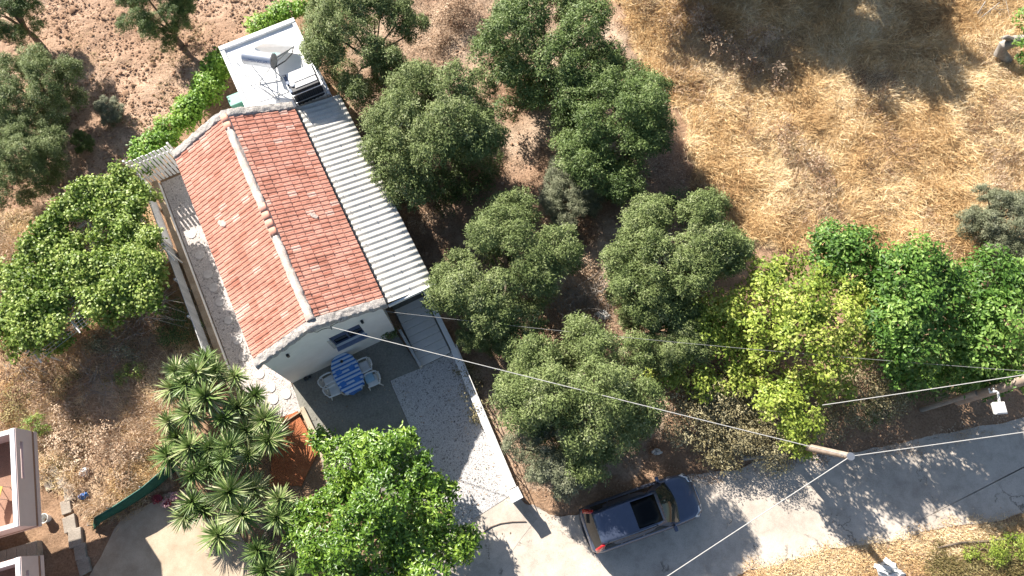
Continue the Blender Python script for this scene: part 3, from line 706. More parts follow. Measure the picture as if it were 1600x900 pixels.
# ------------------------------------------------------------------ walls, fences and posts round the house
def mm(u, v, z): return hp(u, v, z)
def make_boundaries():
    # low wall on the right of the drive
    t = thing('driveway_wall', 'long low white wall with pipe rail along the gravel driveway', 'wall', hp(6.5,-3))
    def run(a, b, w0, z0, z1, name, mat, off=0, bev=.01):
        a, b = Vector(a), Vector(b); d = (b-a).normalized(); n = Vector((d.y,-d.x,0))
        M = lambda x, y, z: Vector((a.x,a.y,0)) + d*x + n*(y+off) + Vector((0,0,z))
        return MB().box((0,-w0/2,z0),((b-a).length,w0/2,z1),M).build(name, mat, t, bevel=bev)
    P0, P1, P2 = hp(6.55,9.9), hp(6.57,-1.8), hp(6.22,-7.85)
    run(P0, P1, .16, -.1, .38, 'wall_section', M_white); run(P1, P2, .16, -.1, .38, 'wall_section', M_white)
    run(P1, P2, .26, .381, .44, 'coping', M_white); run(P0, P1, .22, .381, .43, 'coping', M_white)
    for k in range(7):
        p = P1.lerp(P2, k/6); MB().tube([(p.x+.14,p.y+.05,.0),(p.x+.14,p.y+.05,.95)], .022, 8).build('rail_post', M_pipe, t, True)
    for z in (.65, .93): MB().tube([(P1.x+.14,P1.y+.05,z),(P2.x+.14,P2.y+.05,z)], .018, 8).build('rail', M_pipe, t, True)
    # gate post
    g = thing('gate_post', 'square white masonry gate post at the mouth of the driveway', 'gate post', hp(6.2,-8.2))
    M = lambda u, v, z: hp(6.2+u, -8.16+v, z)
    MB().box((-.2,-.2,-.1),(.2,.2,1.08),M).build('shaft', M_white, g, bevel=.01)
    MB().box((-.225,-.225,1.08),(.225,.225,1.14),M).build('cap', M_white, g, bevel=.012)
    # wall between patio and porch
    o = MB().box((4.86,-1.85,-.05),(4.98,-.02,.42),lambda u,v,z: hp(u + (.12 if v < -1 else -.02), v, z)).build('dividing_wall', M_slat, bevel=.01)
    props(o, 'thin grey dividing wall between the patio and the porch slabs', 'wall')
    # kerb along the patio and the bed
    k = MB().bar(hp(.0,-1.15,.06), hp(.1,-2.9,.06), .2, .2); k.bar(hp(.1,-2.9,.06), hp(.0,-4.0,.05), .2, .2)
    props(k.build('bed_kerb', M_conc, bevel=.02), 'pale concrete kerb between the red flower bed and the patio', 'kerb')
    k = MB().bar(hp(-.02,-1.28,.08), hp(-1.0,-1.42,.08), .05, .16)
    props(k.build('bed_edging', M_coping, bevel=.008), 'thin brown edging board between the gravel walkway and the red flower bed', 'edging')
    # swing gate track in the apron
    pts = [at(755,832,.03), at(768,823,.03), at(782,818,.03), at(800,815.5,.03), at(822,815,.03)]
    props(MB().tube(pts, .02, 6).build('gate_track', plain('rusty_iron', (.12,.085,.07), .8), None, True), 'dark curved iron gate track set in the pale apron', 'gate track')
    # low wall with coping on the left of the walkway
    t2 = thing('walkway_wall', 'low wall with worn brown coping along the left of the gravel walkway', 'wall', hp(-2.2,6))
    MB().box((-2.28,.4,-.1),(-2.1,11.4,.42),mm).build('wall_section', M_white, t2)
    for k in range(5):
        MB().box((-2.31,.4+k*2.2,.421),(-2.06,.4+k*2.2+2.19,.47),mm).build('coping', M_coping, t2, bevel=.01)
    # slatted fence on it
    t3 = thing('slatted_fence', 'weathered grey fence of horizontal slats beside the gravel walkway', 'fence', hp(-2.45,5))
    for k in range(7):
        MB().box((-2.45,2.0,.50+k*.145),(-2.42,7.7,.58+k*.145),mm).build('slat', M_slat, t3)
    for v in (2.1, 4.0, 5.8, 7.6): MB().box((-2.53,v-.04,-.1),(-2.453,v+.04,1.55),mm).build('post', M_slat, t3)
    t4 = thing('panel_fence', 'plain white boarded fence panel between the vine and the walkway', 'fence', hp(-2.45,9))
    for k in range(3): MB().box((-2.46,7.9+k*1.16,.4),(-2.42,7.9+k*1.16+1.15,1.35),mm).build('panel', M_white, t4)
    for v in (7.86, 10.2, 11.4): MB().box((-2.54,v-.04,-.1),(-2.464,v+.04,1.4),mm).build('post', M_pipe, t4)
    # picket screen across the end of the walkway
    t5 = thing('picket_screen', 'tall white picket screen with gaps at the far end of the walkway', 'fence', hp(-1.6,11.7))
    for k in range(11):
        u = -2.62 + k*.175
        MB().box((u,11.60,.05),(u+.115,11.63,2.05+.03*math.sin(k*2.1)),mm).build('picket', M_white, t5)
    for z in (.5, 1.6): MB().box((-2.65,11.631,z),(-.7,11.67,z+.08),mm).build('rail', M_white, t5)
    for u in (-2.68,-.72): MB().box((u,11.68,-.1),(u+.08,11.76,2.1),mm).build('post', M_pipe, t5)
    # pipe rail behind the vine
    props(MB().tube([at(195,300,1.9), at(216,338,1.9)], .035, 8).tube([at(216,338,1.9), at(216,338,1.9)-Vector((0,0,1.9))], .03, 8).build('handrail', M_pipe, None, True), 'short white pipe handrail between the vine and the white panel', 'handrail')
make_boundaries()

# ------------------------------------------------------------------ patio furniture
def make_table():
    c = at(542, 583, .74); ang = HA + math.radians(90)
    t = thing('garden_table', 'oval white plastic garden table under a striped cloth on the patio', 'table', (c.x, c.y, .03))
    X = Vector((math.cos(ang), math.sin(ang), 0)); Y = Vector((-X.y, X.x, 0)); B = Vector((c.x, c.y, 0))
    P = lambda x, y, z: B + X*x + Y*y + Vector((0, 0, z))
    LA, LB = .86, .53
    sup = lambda a, la, lb: (math.copysign(abs(math.cos(a))**.75, math.cos(a))*la, math.copysign(abs(math.sin(a))**.75, math.sin(a))*lb)
    pts = [P(*sup(2*math.pi*k/40, LA-.04, LB-.04), 0) for k in range(40)]
    MB().prism([(p.x,p.y) for p in pts], .70, .735).build('tabletop', M_plast, t)
    for a, b in ((-.55,-.3),(.55,-.3),(.55,.3),(-.55,.3)):
        MB().tube([P(a*1.08,b*1.15,.03), P(a,b,.70)], [.025,.035], 8).build('leg', M_plast, t, True)
    cl = MB(); N = 80
    bands = np.linspace(-LA, LA, 61)
    # top in strips across the table, coloured stripe by stripe
    for i in range(60):
        x0, x1 = bands[i], bands[i+1]
        def hw(x):
            q = min(1, abs(x)/LA); return LB*(max(0, 1-q**2.67))**(1/2.67)
        ph = (i % 6); tint = .0 if ph in (0,1) else (1. if ph in (2,3,4) else .45)
        ys = np.linspace(-1, 1, 9)
        cl.grid([[P(x0, y*hw(x0), .742) for y in ys], [P(x1, y*hw(x1), .742) for y in ys]], tint)
    for k in range(N):
        a0, a1 = 2*math.pi*k/N, 2*math.pi*(k+1)/N
        row = []
        for a, kk in ((a0,k),(a1,k+1)):
            x, y = sup(a, LA, LB); w_ = .022*math.sin(kk*2*math.pi*13/N)
            n = Vector((x/LA, y/LB)); n.normalize()
            row.append([P(x,y,.742), P(x+n.x*(.02+w_*.5), y+n.y*(.02+w_*.5), .69), P(x+n.x*(.035+w_), y+n.y*(.035+w_), .60 + .02*math.cos(kk*2*math.pi*20/N))])
        xm = sup((a0+a1)/2, LA, LB)[0]; i = int((xm+LA)/(2*LA)*60) % 6
        cl.grid([row[0], row[1]], .0 if i in (0,1) else .8, flip=False)
    o = cl.build('tablecloth', M_stripe, None, False); props(o, 'blue and pale striped tablecloth with wavy hem on the garden table', 'tablecloth')
    where = ('near the house wall on the table side facing the white window', 'near the house wall on the left table side', 'at the free end on the right table side', 'at the free end on the left table side')
    names = ('blue folded napkin on the striped cloth, upper right of four', 'blue folded napkin on the striped cloth, upper left of four', 'blue folded napkin on the striped cloth, lower right of four', 'blue folded napkin on the striped cloth, lower left of four')
    for (px, py), lb in zip(((549,574),(529,582),(558,592),(536,600)), names):
        q = at(px, py, .75); r = random.Random(px); b = MB(); a = HA + r.uniform(-.3,.3)
        for k in range(3):
            ca, sa = math.cos(a+k*.25), math.sin(a+k*.25); s = .12-.015*k
            b.prism([(q.x+(ca*x-sa*y)*s+.01*k, q.y+(sa*x+ca*y)*s) for x, y in ((-1,-.8),(1,-.9),(.9,.8),(-.9,.9))], .744+k*.012, .755+k*.012)
        props(b.build('napkin', M_bluecloth, bevel=.004), lb, 'napkin', 'blue napkins on the table')
    q = at(534, 565, .76)
    s = thing('bowl', 'small dark bowl on the wall end of the striped tablecloth', 'bowl', (q.x, q.y, .743))
    MB().lathe((q.x,q.y,.744), [(.03,0),(.05,.01),(.065,.04),(.06,.04),(.045,.015)], 16).build('bowl_body', M_black, s, True)
    return c, X, Y
TC, TX, TY = make_table()
def make_chair():
    """monobloc armchair, front along +x, in its own coordinates"""
    r = thing('garden_chair', 'c', 'chair')
    s = MB(); rows = []
    for i in range(9):
        t = i/8; x = -.21 + .44*t
        rows.append([(x, y*(.235-.02*(1-t)), .42 - .02*math.sin(math.pi*t)*(1-y*y) + (-.035*((t-.85)/.15)**2 if t > .85 else 0)) for y in np.linspace(-1,1,9)])
    s.grid(rows).build('seat', M_plast, r, True, solid=.012)
    # back rest: top hoop and slats, leaning back
    bk = MB()
    hoop = [Vector((-.22-.16*math.sin(t*math.pi)**.7, -.265+.53*t, .44+.40*math.sin(t*math.pi)**.55)) for t in np.linspace(0,1,17)]
    for a, b in zip(hoop[:-1], hoop[1:]): bk.bar(a, b, .035, .05)
    bk.build('back_frame', M_plast, r, True)
    for k in range(6):
        y = -.15+.06*k; MB().bar((-.205,y*.9,.42), (-.37,y,.82-.02*abs(k-2.5)), .012, .036, up=(1,0,.3)).build('back_slat', M_plast, r)
    for sg in (-1, 1):
        arm = MB(); pts = [Vector((-.27,sg*.262,.62)), Vector((-.1,sg*.285,.645)), Vector((.08,sg*.288,.645)), Vector((.2,sg*.27,.62)), Vector((.235,sg*.255,.55))]
        for a, b in zip(pts[:-1], pts[1:]): arm.bar(a, b, .055, .022)
        arm.build('armrest', M_plast, r, True)
        MB().tube([(.235,sg*.255,.55),(.22,sg*.24,.42),(.26,sg*.265,.0)], [.022,.026,.02], 8).build('leg', M_plast, r, True)
        MB().tube([(-.27,sg*.262,.62),(-.21,sg*.235,.42),(-.30,sg*.265,.0)], [.02,.028,.02], 8).build('leg', M_plast, r, True)
    return r
chair = make_chair()
spots = ((569,573,'white plastic armchair at the striped table, upper right, nearest the window', 180),
         (582,594,'white plastic armchair with a light blue cushion at the striped table', 176),
         (515,596,'white plastic armchair at the striped table, upper left, nearest the wall', 2),
         (523,609,'white plastic armchair at the striped table, lower left, farthest from the wall', -4))
for i, (px, py, lb, da) in enumerate(spots):
    c = chair if i == 0 else copy_tree(chair)
    q = at(px, py, .45); c.location = (q.x, q.y, .03); c.rotation_euler = (0, 0, HA + math.radians(da))
    props(c, lb, 'chair', 'garden chairs round the patio table')
q = at(577, 590, .47); b = MB(); a0 = HA
for k, (s, z) in enumerate(((.19,.455),(.205,.475),(.205,.495),(.18,.512))): pass
bb = MB().box((-.19,-.2,.452),(.19,.2,.515), lambda x, y, z: Vector((q.x+math.cos(a0)*x-math.sin(a0)*y, q.y+math.sin(a0)*x+math.cos(a0)*y, z)))
props(bb.build('seat_cushion', M_bluelight, bevel=.025), 'light blue square cushion on the lower right garden chair', 'cushion')

# ------------------------------------------------------------------ the car
def make_car():
    r = thing('parked_car', 'dark blue sport utility car with sunroof and red tail lamps on the road', 'car')
    BODY = [(-2.27,.60,.74,.42,.0),(-2.24,.74,.86,.36,.0),(-2.14,.83,.98,.30,.0),(-1.9,.885,1.03,.26,.01),(-1.3,.90,1.03,.24,.01),(-.5,.905,1.01,.24,.01),(.4,.905,1.0,.24,.01),(1.0,.90,1.0,.24,.02),(1.35,.89,.99,.24,.035),(1.75,.87,.95,.26,.04),(2.02,.83,.89,.30,.035),(2.17,.74,.82,.34,.03),(2.25,.60,.72,.40,.02),(2.28,.42,.62,.46,.0)]
    rows = []
    for x, w_, zt, zb, cr in BODY:
        half = [(0,zt+cr),(.4*w_,zt+cr*.9),(.75*w_,zt+cr*.4),(.90*w_,zt-.015),(.975*w_,zt-.09),(w_,zt-.25),(w_,max(zb+.12,zt-.45)),(.98*w_,zb+.06),(.85*w_,zb),(0,zb)]
        ring = [(x, y, z) for y, z in half] + [(x, -y, z) for y, z in half[-2:0:-1]] + [(x, half[0][0], half[0][1])]
        rows.append(ring)
    body = MB().grid(rows)
    n = len(rows[0]); body.add(rows[0][:-1], [tuple(range(n-1))]); body.add(rows[-1][:-1], [tuple(range(n-2,-1,-1))])
    body.build('body', M_paint, r, True, angle=50)
    # roof
    def rows_roof(xs, zf, wf, ny=9): return [[(x, wf(x)*y, zf(x) - .035*abs(y)**3) for y in np.linspace(-1,1,ny)] for x in xs]
    rw = lambda x: .60 + .03*math.sin((x+1.95)/2.5*math.pi) - (.0 if x > -1.6 else .02)
    rzf = lambda x: 1.60 + .045*math.sin(max(0,min(1,(x+2.0)/2.6))*math.pi)
    xs = np.linspace(-1.93, .62, 10); rr = rows_roof(xs, rzf, rw)
    roof = MB().grid(rr).build('roof', M_paint, r, True, solid=.02)
    sr = [[(x, .49*y, rzf(x)+.016) for y in (-1,-.5,0,.5,1)] for x in (-.45,-.1,.2,.50)]
    MB().grid(sr).build('sunroof', M_sunr, roof, True, solid=.012)
    for sg in (-1,1):
        MB().tube([(-1.7,sg*.585,1.60),(-1.6,sg*.59,1.655),(-.6,sg*.60,1.675),(.15,sg*.59,1.66),(.26,sg*.585,1.61)], .017, 6).build('roof_rail', M_black, roof, True)
    # windscreen, rear window and side windows as curved panes
    wtop = rr[-1]; cow = [(1.33-.16*abs(y)**2, .76*y, 1.02-.015*abs(y)) for y in np.linspace(-1,1,9)]
    L = lambda a, b, t, bul=0: [tuple(np.array(p)*(1-t)+np.array(q_)*t + np.array([0,0,bul*math.sin(t*math.pi)])) for p, q_ in zip(a, b)]
    MB().grid([L(wtop,cow,t,.035) for t in np.linspace(0,1,6)]).build('windscreen', M_glasstint, r, True)
    rbot = [(-2.19+.05*abs(y)**2, .73*y, 1.03) for y in np.linspace(-1,1,9)]
    MB().grid([L(rbot,rr[0],t,.02) for t in np.linspace(0,1,5)]).build('rear_window', M_glassdk, r, True)
    for sg in (-1,1):
        # body-coloured flank of the cabin and the glass set in it
        k = -1 if sg > 0 else 0; ky = [p[k if sg > 0 else 0] for p in rr]
        top = [(-2.0,sg*.60,1.56)] + [(p[0], p[1], p[2]) for p in ky] + [(1.18,sg*.745,1.03)]
        bot = [(-2.16,sg*.73,1.03)] + [(p[0]*1.02+ (.06 if i > 6 else 0), sg*.80, 1.0) for i, p in enumerate(ky)] + [(1.24,sg*.76,1.0)]
        MB().grid([L(bot,top,t) for t in (0,.15,.5,.9,1)], flip=sg > 0).build('cabin_side', M_paint, r, True)
        for x0, x1, nm in ((-1.85,-1.2,0),(-1.12,-.32,1),(-.24,.62,2)):
            q_ = []
            for z, dx in ((1.06,0),(1.52,1)):
                y = sg*(.80 - (z-1.0)/.6*.20 + .008)
                a, b = x0 + (.10 if nm == 0 and dx else 0), x1 - (.30 if nm == 2 and dx else 0) + (.12 if nm == 2 and not dx else 0)
                q_.append([(a + (b-a)*t, y, z) for t in (0,.5,1)])
            MB().grid(q_, flip=sg > 0).build('side_window', M_glassdk, r)
        MB().grid([[(-2.17,sg*.66,1.12),(-2.13,sg*.80,1.10)],[(-2.13,sg*.645,1.25),(-2.02,sg*.76,1.25)],[(-2.02,sg*.61,1.50),(-1.86,sg*.665,1.50)],[(-1.96,sg*.58,1.59),(-1.82,sg*.62,1.575)]], flip=sg < 0).build('tail_lamp', M_redlamp, r, True, solid=.05)
        MB().grid([[(2.07,sg*.46,.875),(2.24,sg*.42,.765)],[(2.02,sg*.64,.895),(2.17,sg*.64,.785)],[(1.80,sg*.79,.925),(1.98,sg*.83,.815)]], flip=sg < 0).build('headlamp', M_clear, r, True, solid=.04)
        mr = MB().box((.86,sg*.93-.11,1.0),(1.0,sg*.93+.11,1.15)).build('wing_mirror', M_paint, r, bevel=.04)
        MB().bar((.93,sg*.80,1.0),(.93,sg*.86,1.05),.05,.04).build('mirror_arm', M_black, mr)
        for x in (-1.33, 1.33):
            wr = []
            for y, rad in ((.10,.24),(.10,.325),(.07,.34),(-.07,.34),(-.10,.325),(-.10,.24)):
                wr.append([(x+math.cos(a)*rad, sg*.80+sg*y, .34+math.sin(a)*rad) for a in np.linspace(0,2*math.pi,25)])
            wh = MB().grid(wr).build('wheel', M_tyre, r, True)
            rm = [[(x+math.cos(a)*rad, sg*(.80+yy), .34+math.sin(a)*rad) for a in np.linspace(0,2*math.pi,25)] for rad, yy in ((.24,.095),(.20,.07),(.06,.08),(.0,.085))]
            MB().grid(rm).build('rim', M_steel, wh, True)
    bp = [[(-2.34+.14*abs(y)**2.2, .86*y, z) for y in np.linspace(-1,1,13)] for z in (.40,.55,.62)]; bp.append([(-2.20+.14*abs(y)**2.2,.86*y,.655) for y in np.linspace(-1,1,13)])
    MB().grid(bp).build('rear_bumper', M_black, r, True)
    fp = [[(2.34-.22*abs(y)**2.2, .84*y, z) for y in np.linspace(-1,1,13)] for z in (.36,.5,.58)]; fp.append([(2.22-.22*abs(y)**2.2,.84*y,.63) for y in np.linspace(-1,1,13)])
    MB().grid(fp, flip=True).build('front_bumper', M_paint, r, True)
    MB().box((-2.262,-.26,.72),(-2.25,.26,.83)).build('number_plate', M_plast, r)
    MB().tube([(-2.20,-.28,.95),(-2.225,-.27,.94),(-2.225,.27,.94),(-2.20,.28,.95)], .014, 6).build('tailgate_handle', M_chrome, r, True)
    MB().bar((2.272,-.3,.665),(2.272,.3,.665),.02,.05).build('grille_bar', M_chrome, r)
    for s_ in (-.35,.3): MB().tube([(1.30-.1*abs(s_),s_,1.03),(1.16,s_+.45*(1 if s_<0 else .9),1.12)], .009, 5).build('wiper', M_black, r)
    a = at(914, 832, .85); b = at(1090, 769, .75)
    r.location = ((a.x+b.x)/2, (a.y+b.y)/2, .0); r.rotation_euler = (0, 0, math.atan2(b.y-a.y, b.x-a.x)); r.scale = (1.0,)*3
    return (b-a).length
make_car()

# ------------------------------------------------------------------ poles, lamp and cables
def cable(p, q, r, mat, sag, label, n=24):
    p = Vector(p); q = Vector(q); pts = [p.lerp(q, t) - Vector((0,0,sag*4*t*(1-t))) for t in np.linspace(0,1,n)]
    return props(MB().tube(pts, r, 6).build('overhead_cable', mat, None, True), label, 'cable', 'overhead cables')
def make_poles():
    base = at(1216, 689); top = at(1329, 713, 6.0)
    t = thing('utility_pole', 'leaning grey wooden utility pole rising from the yellow bush by the road', 'pole', base)
    MB().tube([base - Vector((0,0,.3)), base.lerp(top,.5), top], [.15,.13,.105], 12).build('shaft', M_polewood, t, True)
    d = (top-base).normalized()
    MB().tube([top - d*.02, top + d*.03], [.125,.125], 12).build('cap_ring', M_steel, t, True)
    for k in (-1, 1): MB().tube([top - d*.25 + Vector((k*.1,0,0)), top - d*.25 + Vector((k*.2,0,.02)), top - d*.25 + Vector((k*.2,0,.12))], .015, 6).build('hook', M_steel, t, True)
    b2 = at(1440, 640); t2p = at(1680, 568, 6.6)
    t2 = thing('utility_pole', 'brown wooden utility pole on a concrete stub at the right edge', 'pole', b2)
    ax = (t2p-b2)
    MB().tube([b2 - Vector((0,0,.2)), b2 + ax*.42], [.11,.10], 10).build('stub', M_kerb, t2, True)
    off = Vector((0.16,-.02,0)); s0 = b2 + ax*.245 + off
    MB().tube([s0, b2 + ax*.6 + off, t2p], [.19,.175,.14], 14).build('shaft', M_polewood, t2, True)
    # street lamp on the second pole
    a = at(1546, 613, 3.55); ax_ = at(1559, 611, 3.75); e = at(1562, 632, 3.75)
    l = thing('street_lamp', 'small white square street lamp on a bent arm from the right pole', 'lamp', a)
    MB().tube([a, a.lerp(ax_,.7), ax_ + Vector((0,-.03,0)), ax_.lerp(e,.35), e], .045, 10).build('arm', M_plast, l, True)
    for f in (.1,.6): MB().tube([a.lerp(ax_,f), a.lerp(ax_,f)+Vector((-.02,.14,0))], .03, 8).build('clamp', M_plast, l, True)
    hb = MB(); hx = Vector((1,.05,0)).normalized(); hy = Vector((-.05,1,0)); c = e + Vector((0,-.12,-.02))
    for s0_, s1_, z0, z1 in ((.19,.22,-.16,.0),(.22,.17,.0,.06)):
        vs = [c + hx*x*s_ + hy*y*s_ + Vector((0,0,z)) for s_, z in ((s0_,z0),(s1_,z1)) for x, y in ((-1,-1),(1,-1),(1,1),(-1,1))]
        hb.add(vs, [(0,3,2,1),(4,5,6,7),(0,1,5,4),(1,2,6,5),(2,3,7,6),(3,0,4,7)])
    hb.build('lamp_housing', M_plast, l, bevel=.015)
    MB().box((c.x-.14,c.y-.14,c.z-.19),(c.x+.14,c.y+.14,c.z-.161)).build('lens', M_clear, l)
    bu, bz = on_front(517, 511, -.16)
    cable(hp(bu,-.16,bz), top, .014, M_cable, .12, 'pale overhead cable running from the gable to the leaning pole')
    cable(top, at(1045, 900, 5.6) + (at(1045,900,5.6)-top)*.6, .014, M_cable, .1, 'pale overhead cable from the leaning pole down to the lower left')
    cable(top, at(1600, 675, 6.2) + (at(1600,675,6.2)-top)*.5, .014, M_cable, .12, 'pale overhead cable from the leaning pole out to the right edge')
    cable(t2p - ax*.12, at(1285, 633, 4.0), .014, M_cable, .1, 'pale cable from the right pole into the yellow green tree')
    cable(hp(4.75,-.05,3.25), t2p - ax*.16, .008, M_cabledk, .5, 'thin grey cable from the house corner through the trees to the right pole', 40)
make_poles()

# ------------------------------------------------------------------ foliage
def unit(a): return a/np.maximum(np.linalg.norm(a, axis=-1, keepdims=True), 1e-6)
def leaf_arrays(pos, d, L, W, rng, flat=.6, fold=.25, rich=False, nor=None):
    n = len(pos)
    if nor is None:
        up = np.array([0,0,1.]) + rng.normal(0, flat, (n,3)); side = unit(np.cross(d, up)); nor = np.cross(side, d)
    else: side = np.cross(d, nor)
    L = np.broadcast_to(L, (n,))[:,None]; W = np.broadcast_to(W, (n,))[:,None]
    mid = pos + d*L*.45
    l = mid + side*W*.5 + nor*W*fold; r = mid - side*W*.5 + nor*W*fold; tip = pos + d*L - nor*L*.06
    if not rich:
        V = np.stack([pos, r, tip, l], 1).reshape(-1,3); Fq = np.arange(4*n).reshape(n,4); return V, Fq, 1
    V = np.stack([pos, r, mid, l, tip], 1).reshape(-1,3); b = (np.arange(n)*5)[:,None]
    Fq = np.concatenate([b+np.array([[0,1,2]]), b+np.array([[0,2,3]]), b+np.array([[1,4,2]]), b+np.array([[2,4,3]])], 1).reshape(-1,3)
    return V, Fq, 4
def crown(name, lobes, mat, parent, rng, tuft=.2, ntuft=14., per=16, L=.10, W=.032, up=.4, spread=.8, tint=(.45,.2), low=-.35, squash=.85, rich=False, inner=.12, flat=.6, soft=.13):
    """leaf tufts over the outer part of each lobe; ntuft per square metre of lobe"""
    P = []; D = []; Tn = []; NR = []
    for (c, r) in lobes:
        nt_ = max(6, int(ntuft*r*r*4*(1-low)/2*3.14/2))
        z = rng.uniform(low, 1, nt_); a = rng.uniform(0, 2*math.pi, nt_); s = np.sqrt(1-z*z)
        d = np.stack([s*np.cos(a), s*np.sin(a), z], 1)
        rad = r*np.where(rng.random(nt_) < inner, rng.uniform(.3,.75,nt_), rng.uniform(.78,1.1,nt_))
        t = np.array(c) + d*rad[:,None]*np.array([1,1,squash])
        tt = np.clip(rng.normal(tint[0] + rng.normal(0, .12), tint[1], nt_), 0, 1)
        n = nt_*per; ti = np.repeat(np.arange(nt_), per)
        P.append(t[ti] + rng.normal(0, tuft*.5, (n,3))*np.array([1,1,.8]))
        nr = unit(d[ti]*.55 + np.array([0,0,.75]) + rng.normal(0, flat*.62, (n,3))); dd = d[ti]*.5 + np.array([0,0,up*.3]) + rng.normal(0, spread, (n,3))
        dd = unit(dd - nr*np.sum(dd*nr, 1, keepdims=True)); D.append(dd); NR.append(nr)
        Tn.append(np.clip(tt[ti] + rng.normal(0,soft,n), 0, 1))
    P = np.concatenate(P); D = np.concatenate(D); Tn = np.concatenate(Tn); n = len(P)
    V, Fq, k = leaf_arrays(P, D, L*rng.uniform(.7,1.25,n), W*rng.uniform(.75,1.2,n), rng, flat, rich=rich, nor=np.concatenate(NR))
    return np_mesh(name, V, Fq, np.repeat(Tn, k), mat, parent, Fq.shape[1])
def trunk_mesh(base, tops, r0, rng, mat, parent, name='trunk', fork=.35):
    b = MB(); base = Vector(base); tops = [Vector([float(q) for q in t]) for t in tops]
    m = sum(tops, Vector())/len(tops); f = base.lerp(m, fork) + Vector((rng.uniform(-.1,.1), rng.uniform(-.1,.1), 0))
    b.tube([base - Vector((0,0,.2)), base.lerp(f,.5)+Vector((rng.uniform(-.06,.06),rng.uniform(-.06,.06),0)), f], [r0*1.25, r0, r0*.85], 9)
    for t in tops:
        q1 = f.lerp(t,.5) + Vector((rng.uniform(-.15,.15), rng.uniform(-.15,.15), rng.uniform(0,.2)))
        b.tube([f - (f-base).normalized()*.05, q1, t], [r0*.5, r0*.3, r0*.08], 6)
    return b.build(name, mat, parent, True)
def auto_lobes(cx, cy, zc, rx, ry, rng, n=18, rz=None, lr=.37):
    """bumpy crown: lobes over the upper part of an ellipsoid of pixel half sizes rx, ry"""
    c = at(cx, cy, zc); k = mpp(cx, cy, zc); ax, ay = rx*k, ry*k*1.03; az = rz or (ax+ay)/2*.8
    out = []; ph = rng.uniform(0, 6.28, 3); am = rng.uniform(.05, .15, 3); r_ = (ax+ay)/2
    for i in range(n):
        z = -.30 + 1.25*((i+.5)/n); z = min(z, .96); a = i*2.39996 + rng.uniform(-.6,.6); s = math.sqrt(max(0,1-z*z))
        wob = 1 + am[0]*math.sin(2*a+ph[0]) + am[1]*math.sin(3*a+ph[1]) + am[2]*math.sin(5*a+ph[2])
        f = rng.uniform(.58,.86)*wob; R = r_*lr*rng.uniform(.5,.95)
        p = (c.x+ax*f*s*math.cos(a), c.y+ay*f*s*math.sin(a), max(R*.7, zc+az*f*z)); out.append((p, R))
        for k in range(2):       # shoots that break the outline
            q = rng.normal(0, 1, 3); q[2] = abs(q[2])*.7; q /= np.linalg.norm(q)
            out.append(((p[0]+q[0]*R*.85, p[1]+q[1]*R*.85, p[2]+q[2]*R*.8), R*rng.uniform(.28,.48)))
    out.append(((c.x, c.y, zc), r_*.42))
    return out
def olive_crown(seed):
    """crown of about 2.8 m radius centred on the origin: separate boughs, each a cluster of small dense lobes, and a low skirt"""
    rng = np.random.default_rng(seed); lobes = []; nb = int(rng.integers(13, 17)); a0 = rng.uniform(0, 6.28); boughs = []
    ph = rng.uniform(0, 6.28, 2); am = rng.uniform(.06, .16, 2)
    for k in range(nb):
        z = -.15 + 1.12*(k+.5)/nb; a = a0 + k*2.4 + rng.normal(0, .25); t = math.sqrt(max(0, 1-z*z)); d = 1.95*rng.uniform(.82, 1.12)*(1+am[0]*math.sin(2*a+ph[0])+am[1]*math.sin(3*a+ph[1]))
        boughs.append(((d*t*math.cos(a), d*t*math.sin(a), 1.6*z*rng.uniform(.8, 1.15)), rng.uniform(.52, .92)))
    for (c, r) in boughs:
        m = int(7 + 8*r); od = np.array(c)/np.linalg.norm(c)*.35
        for q in range(m):
            z = -.5 + 1.45*(q+.5)/m; z = min(z, .97); a = q*2.4 + rng.uniform(-.5,.5); t = math.sqrt(max(0, 1-z*z)); f = rng.uniform(.7, 1.0)*r
            lobes.append(((c[0]+f*t*math.cos(a)+od[0]*r, c[1]+f*t*math.sin(a)+od[1]*r, c[2]+f*z*.9), r*rng.uniform(.30, .46)))
        for q in range(4):
            v = rng.normal(0, 1, 3) + od*2.5; v /= np.linalg.norm(v); f = r*rng.uniform(1.1, 1.4); lobes.append(((c[0]+v[0]*f, c[1]+v[1]*f, c[2]+abs(v[2])*f*.8), r*rng.uniform(.14, .24)))
    for k in range(16):
        a = rng.uniform(0, 6.28); d = rng.uniform(.9, 2.2); lobes.append(((d*math.cos(a), d*math.sin(a), rng.uniform(-1.9, -.9)), rng.uniform(.35, .6)))
    o = crown('crown', lobes, None, None, rng, tuft=.15, ntuft=105, per=9, L=.115, W=.036, up=.5, tint=(.45,.15), spread=.8, inner=.05, flat=.75, low=-.3, soft=.09)
    me = o.data; me.transform(Matrix.Translation(o.location)); bpy.data.objects.remove(o); me.name = 'olive_crown'
    return me, boughs[::2]
OLV = [olive_crown(900+k) for k in range(5)]
_oc = [0]
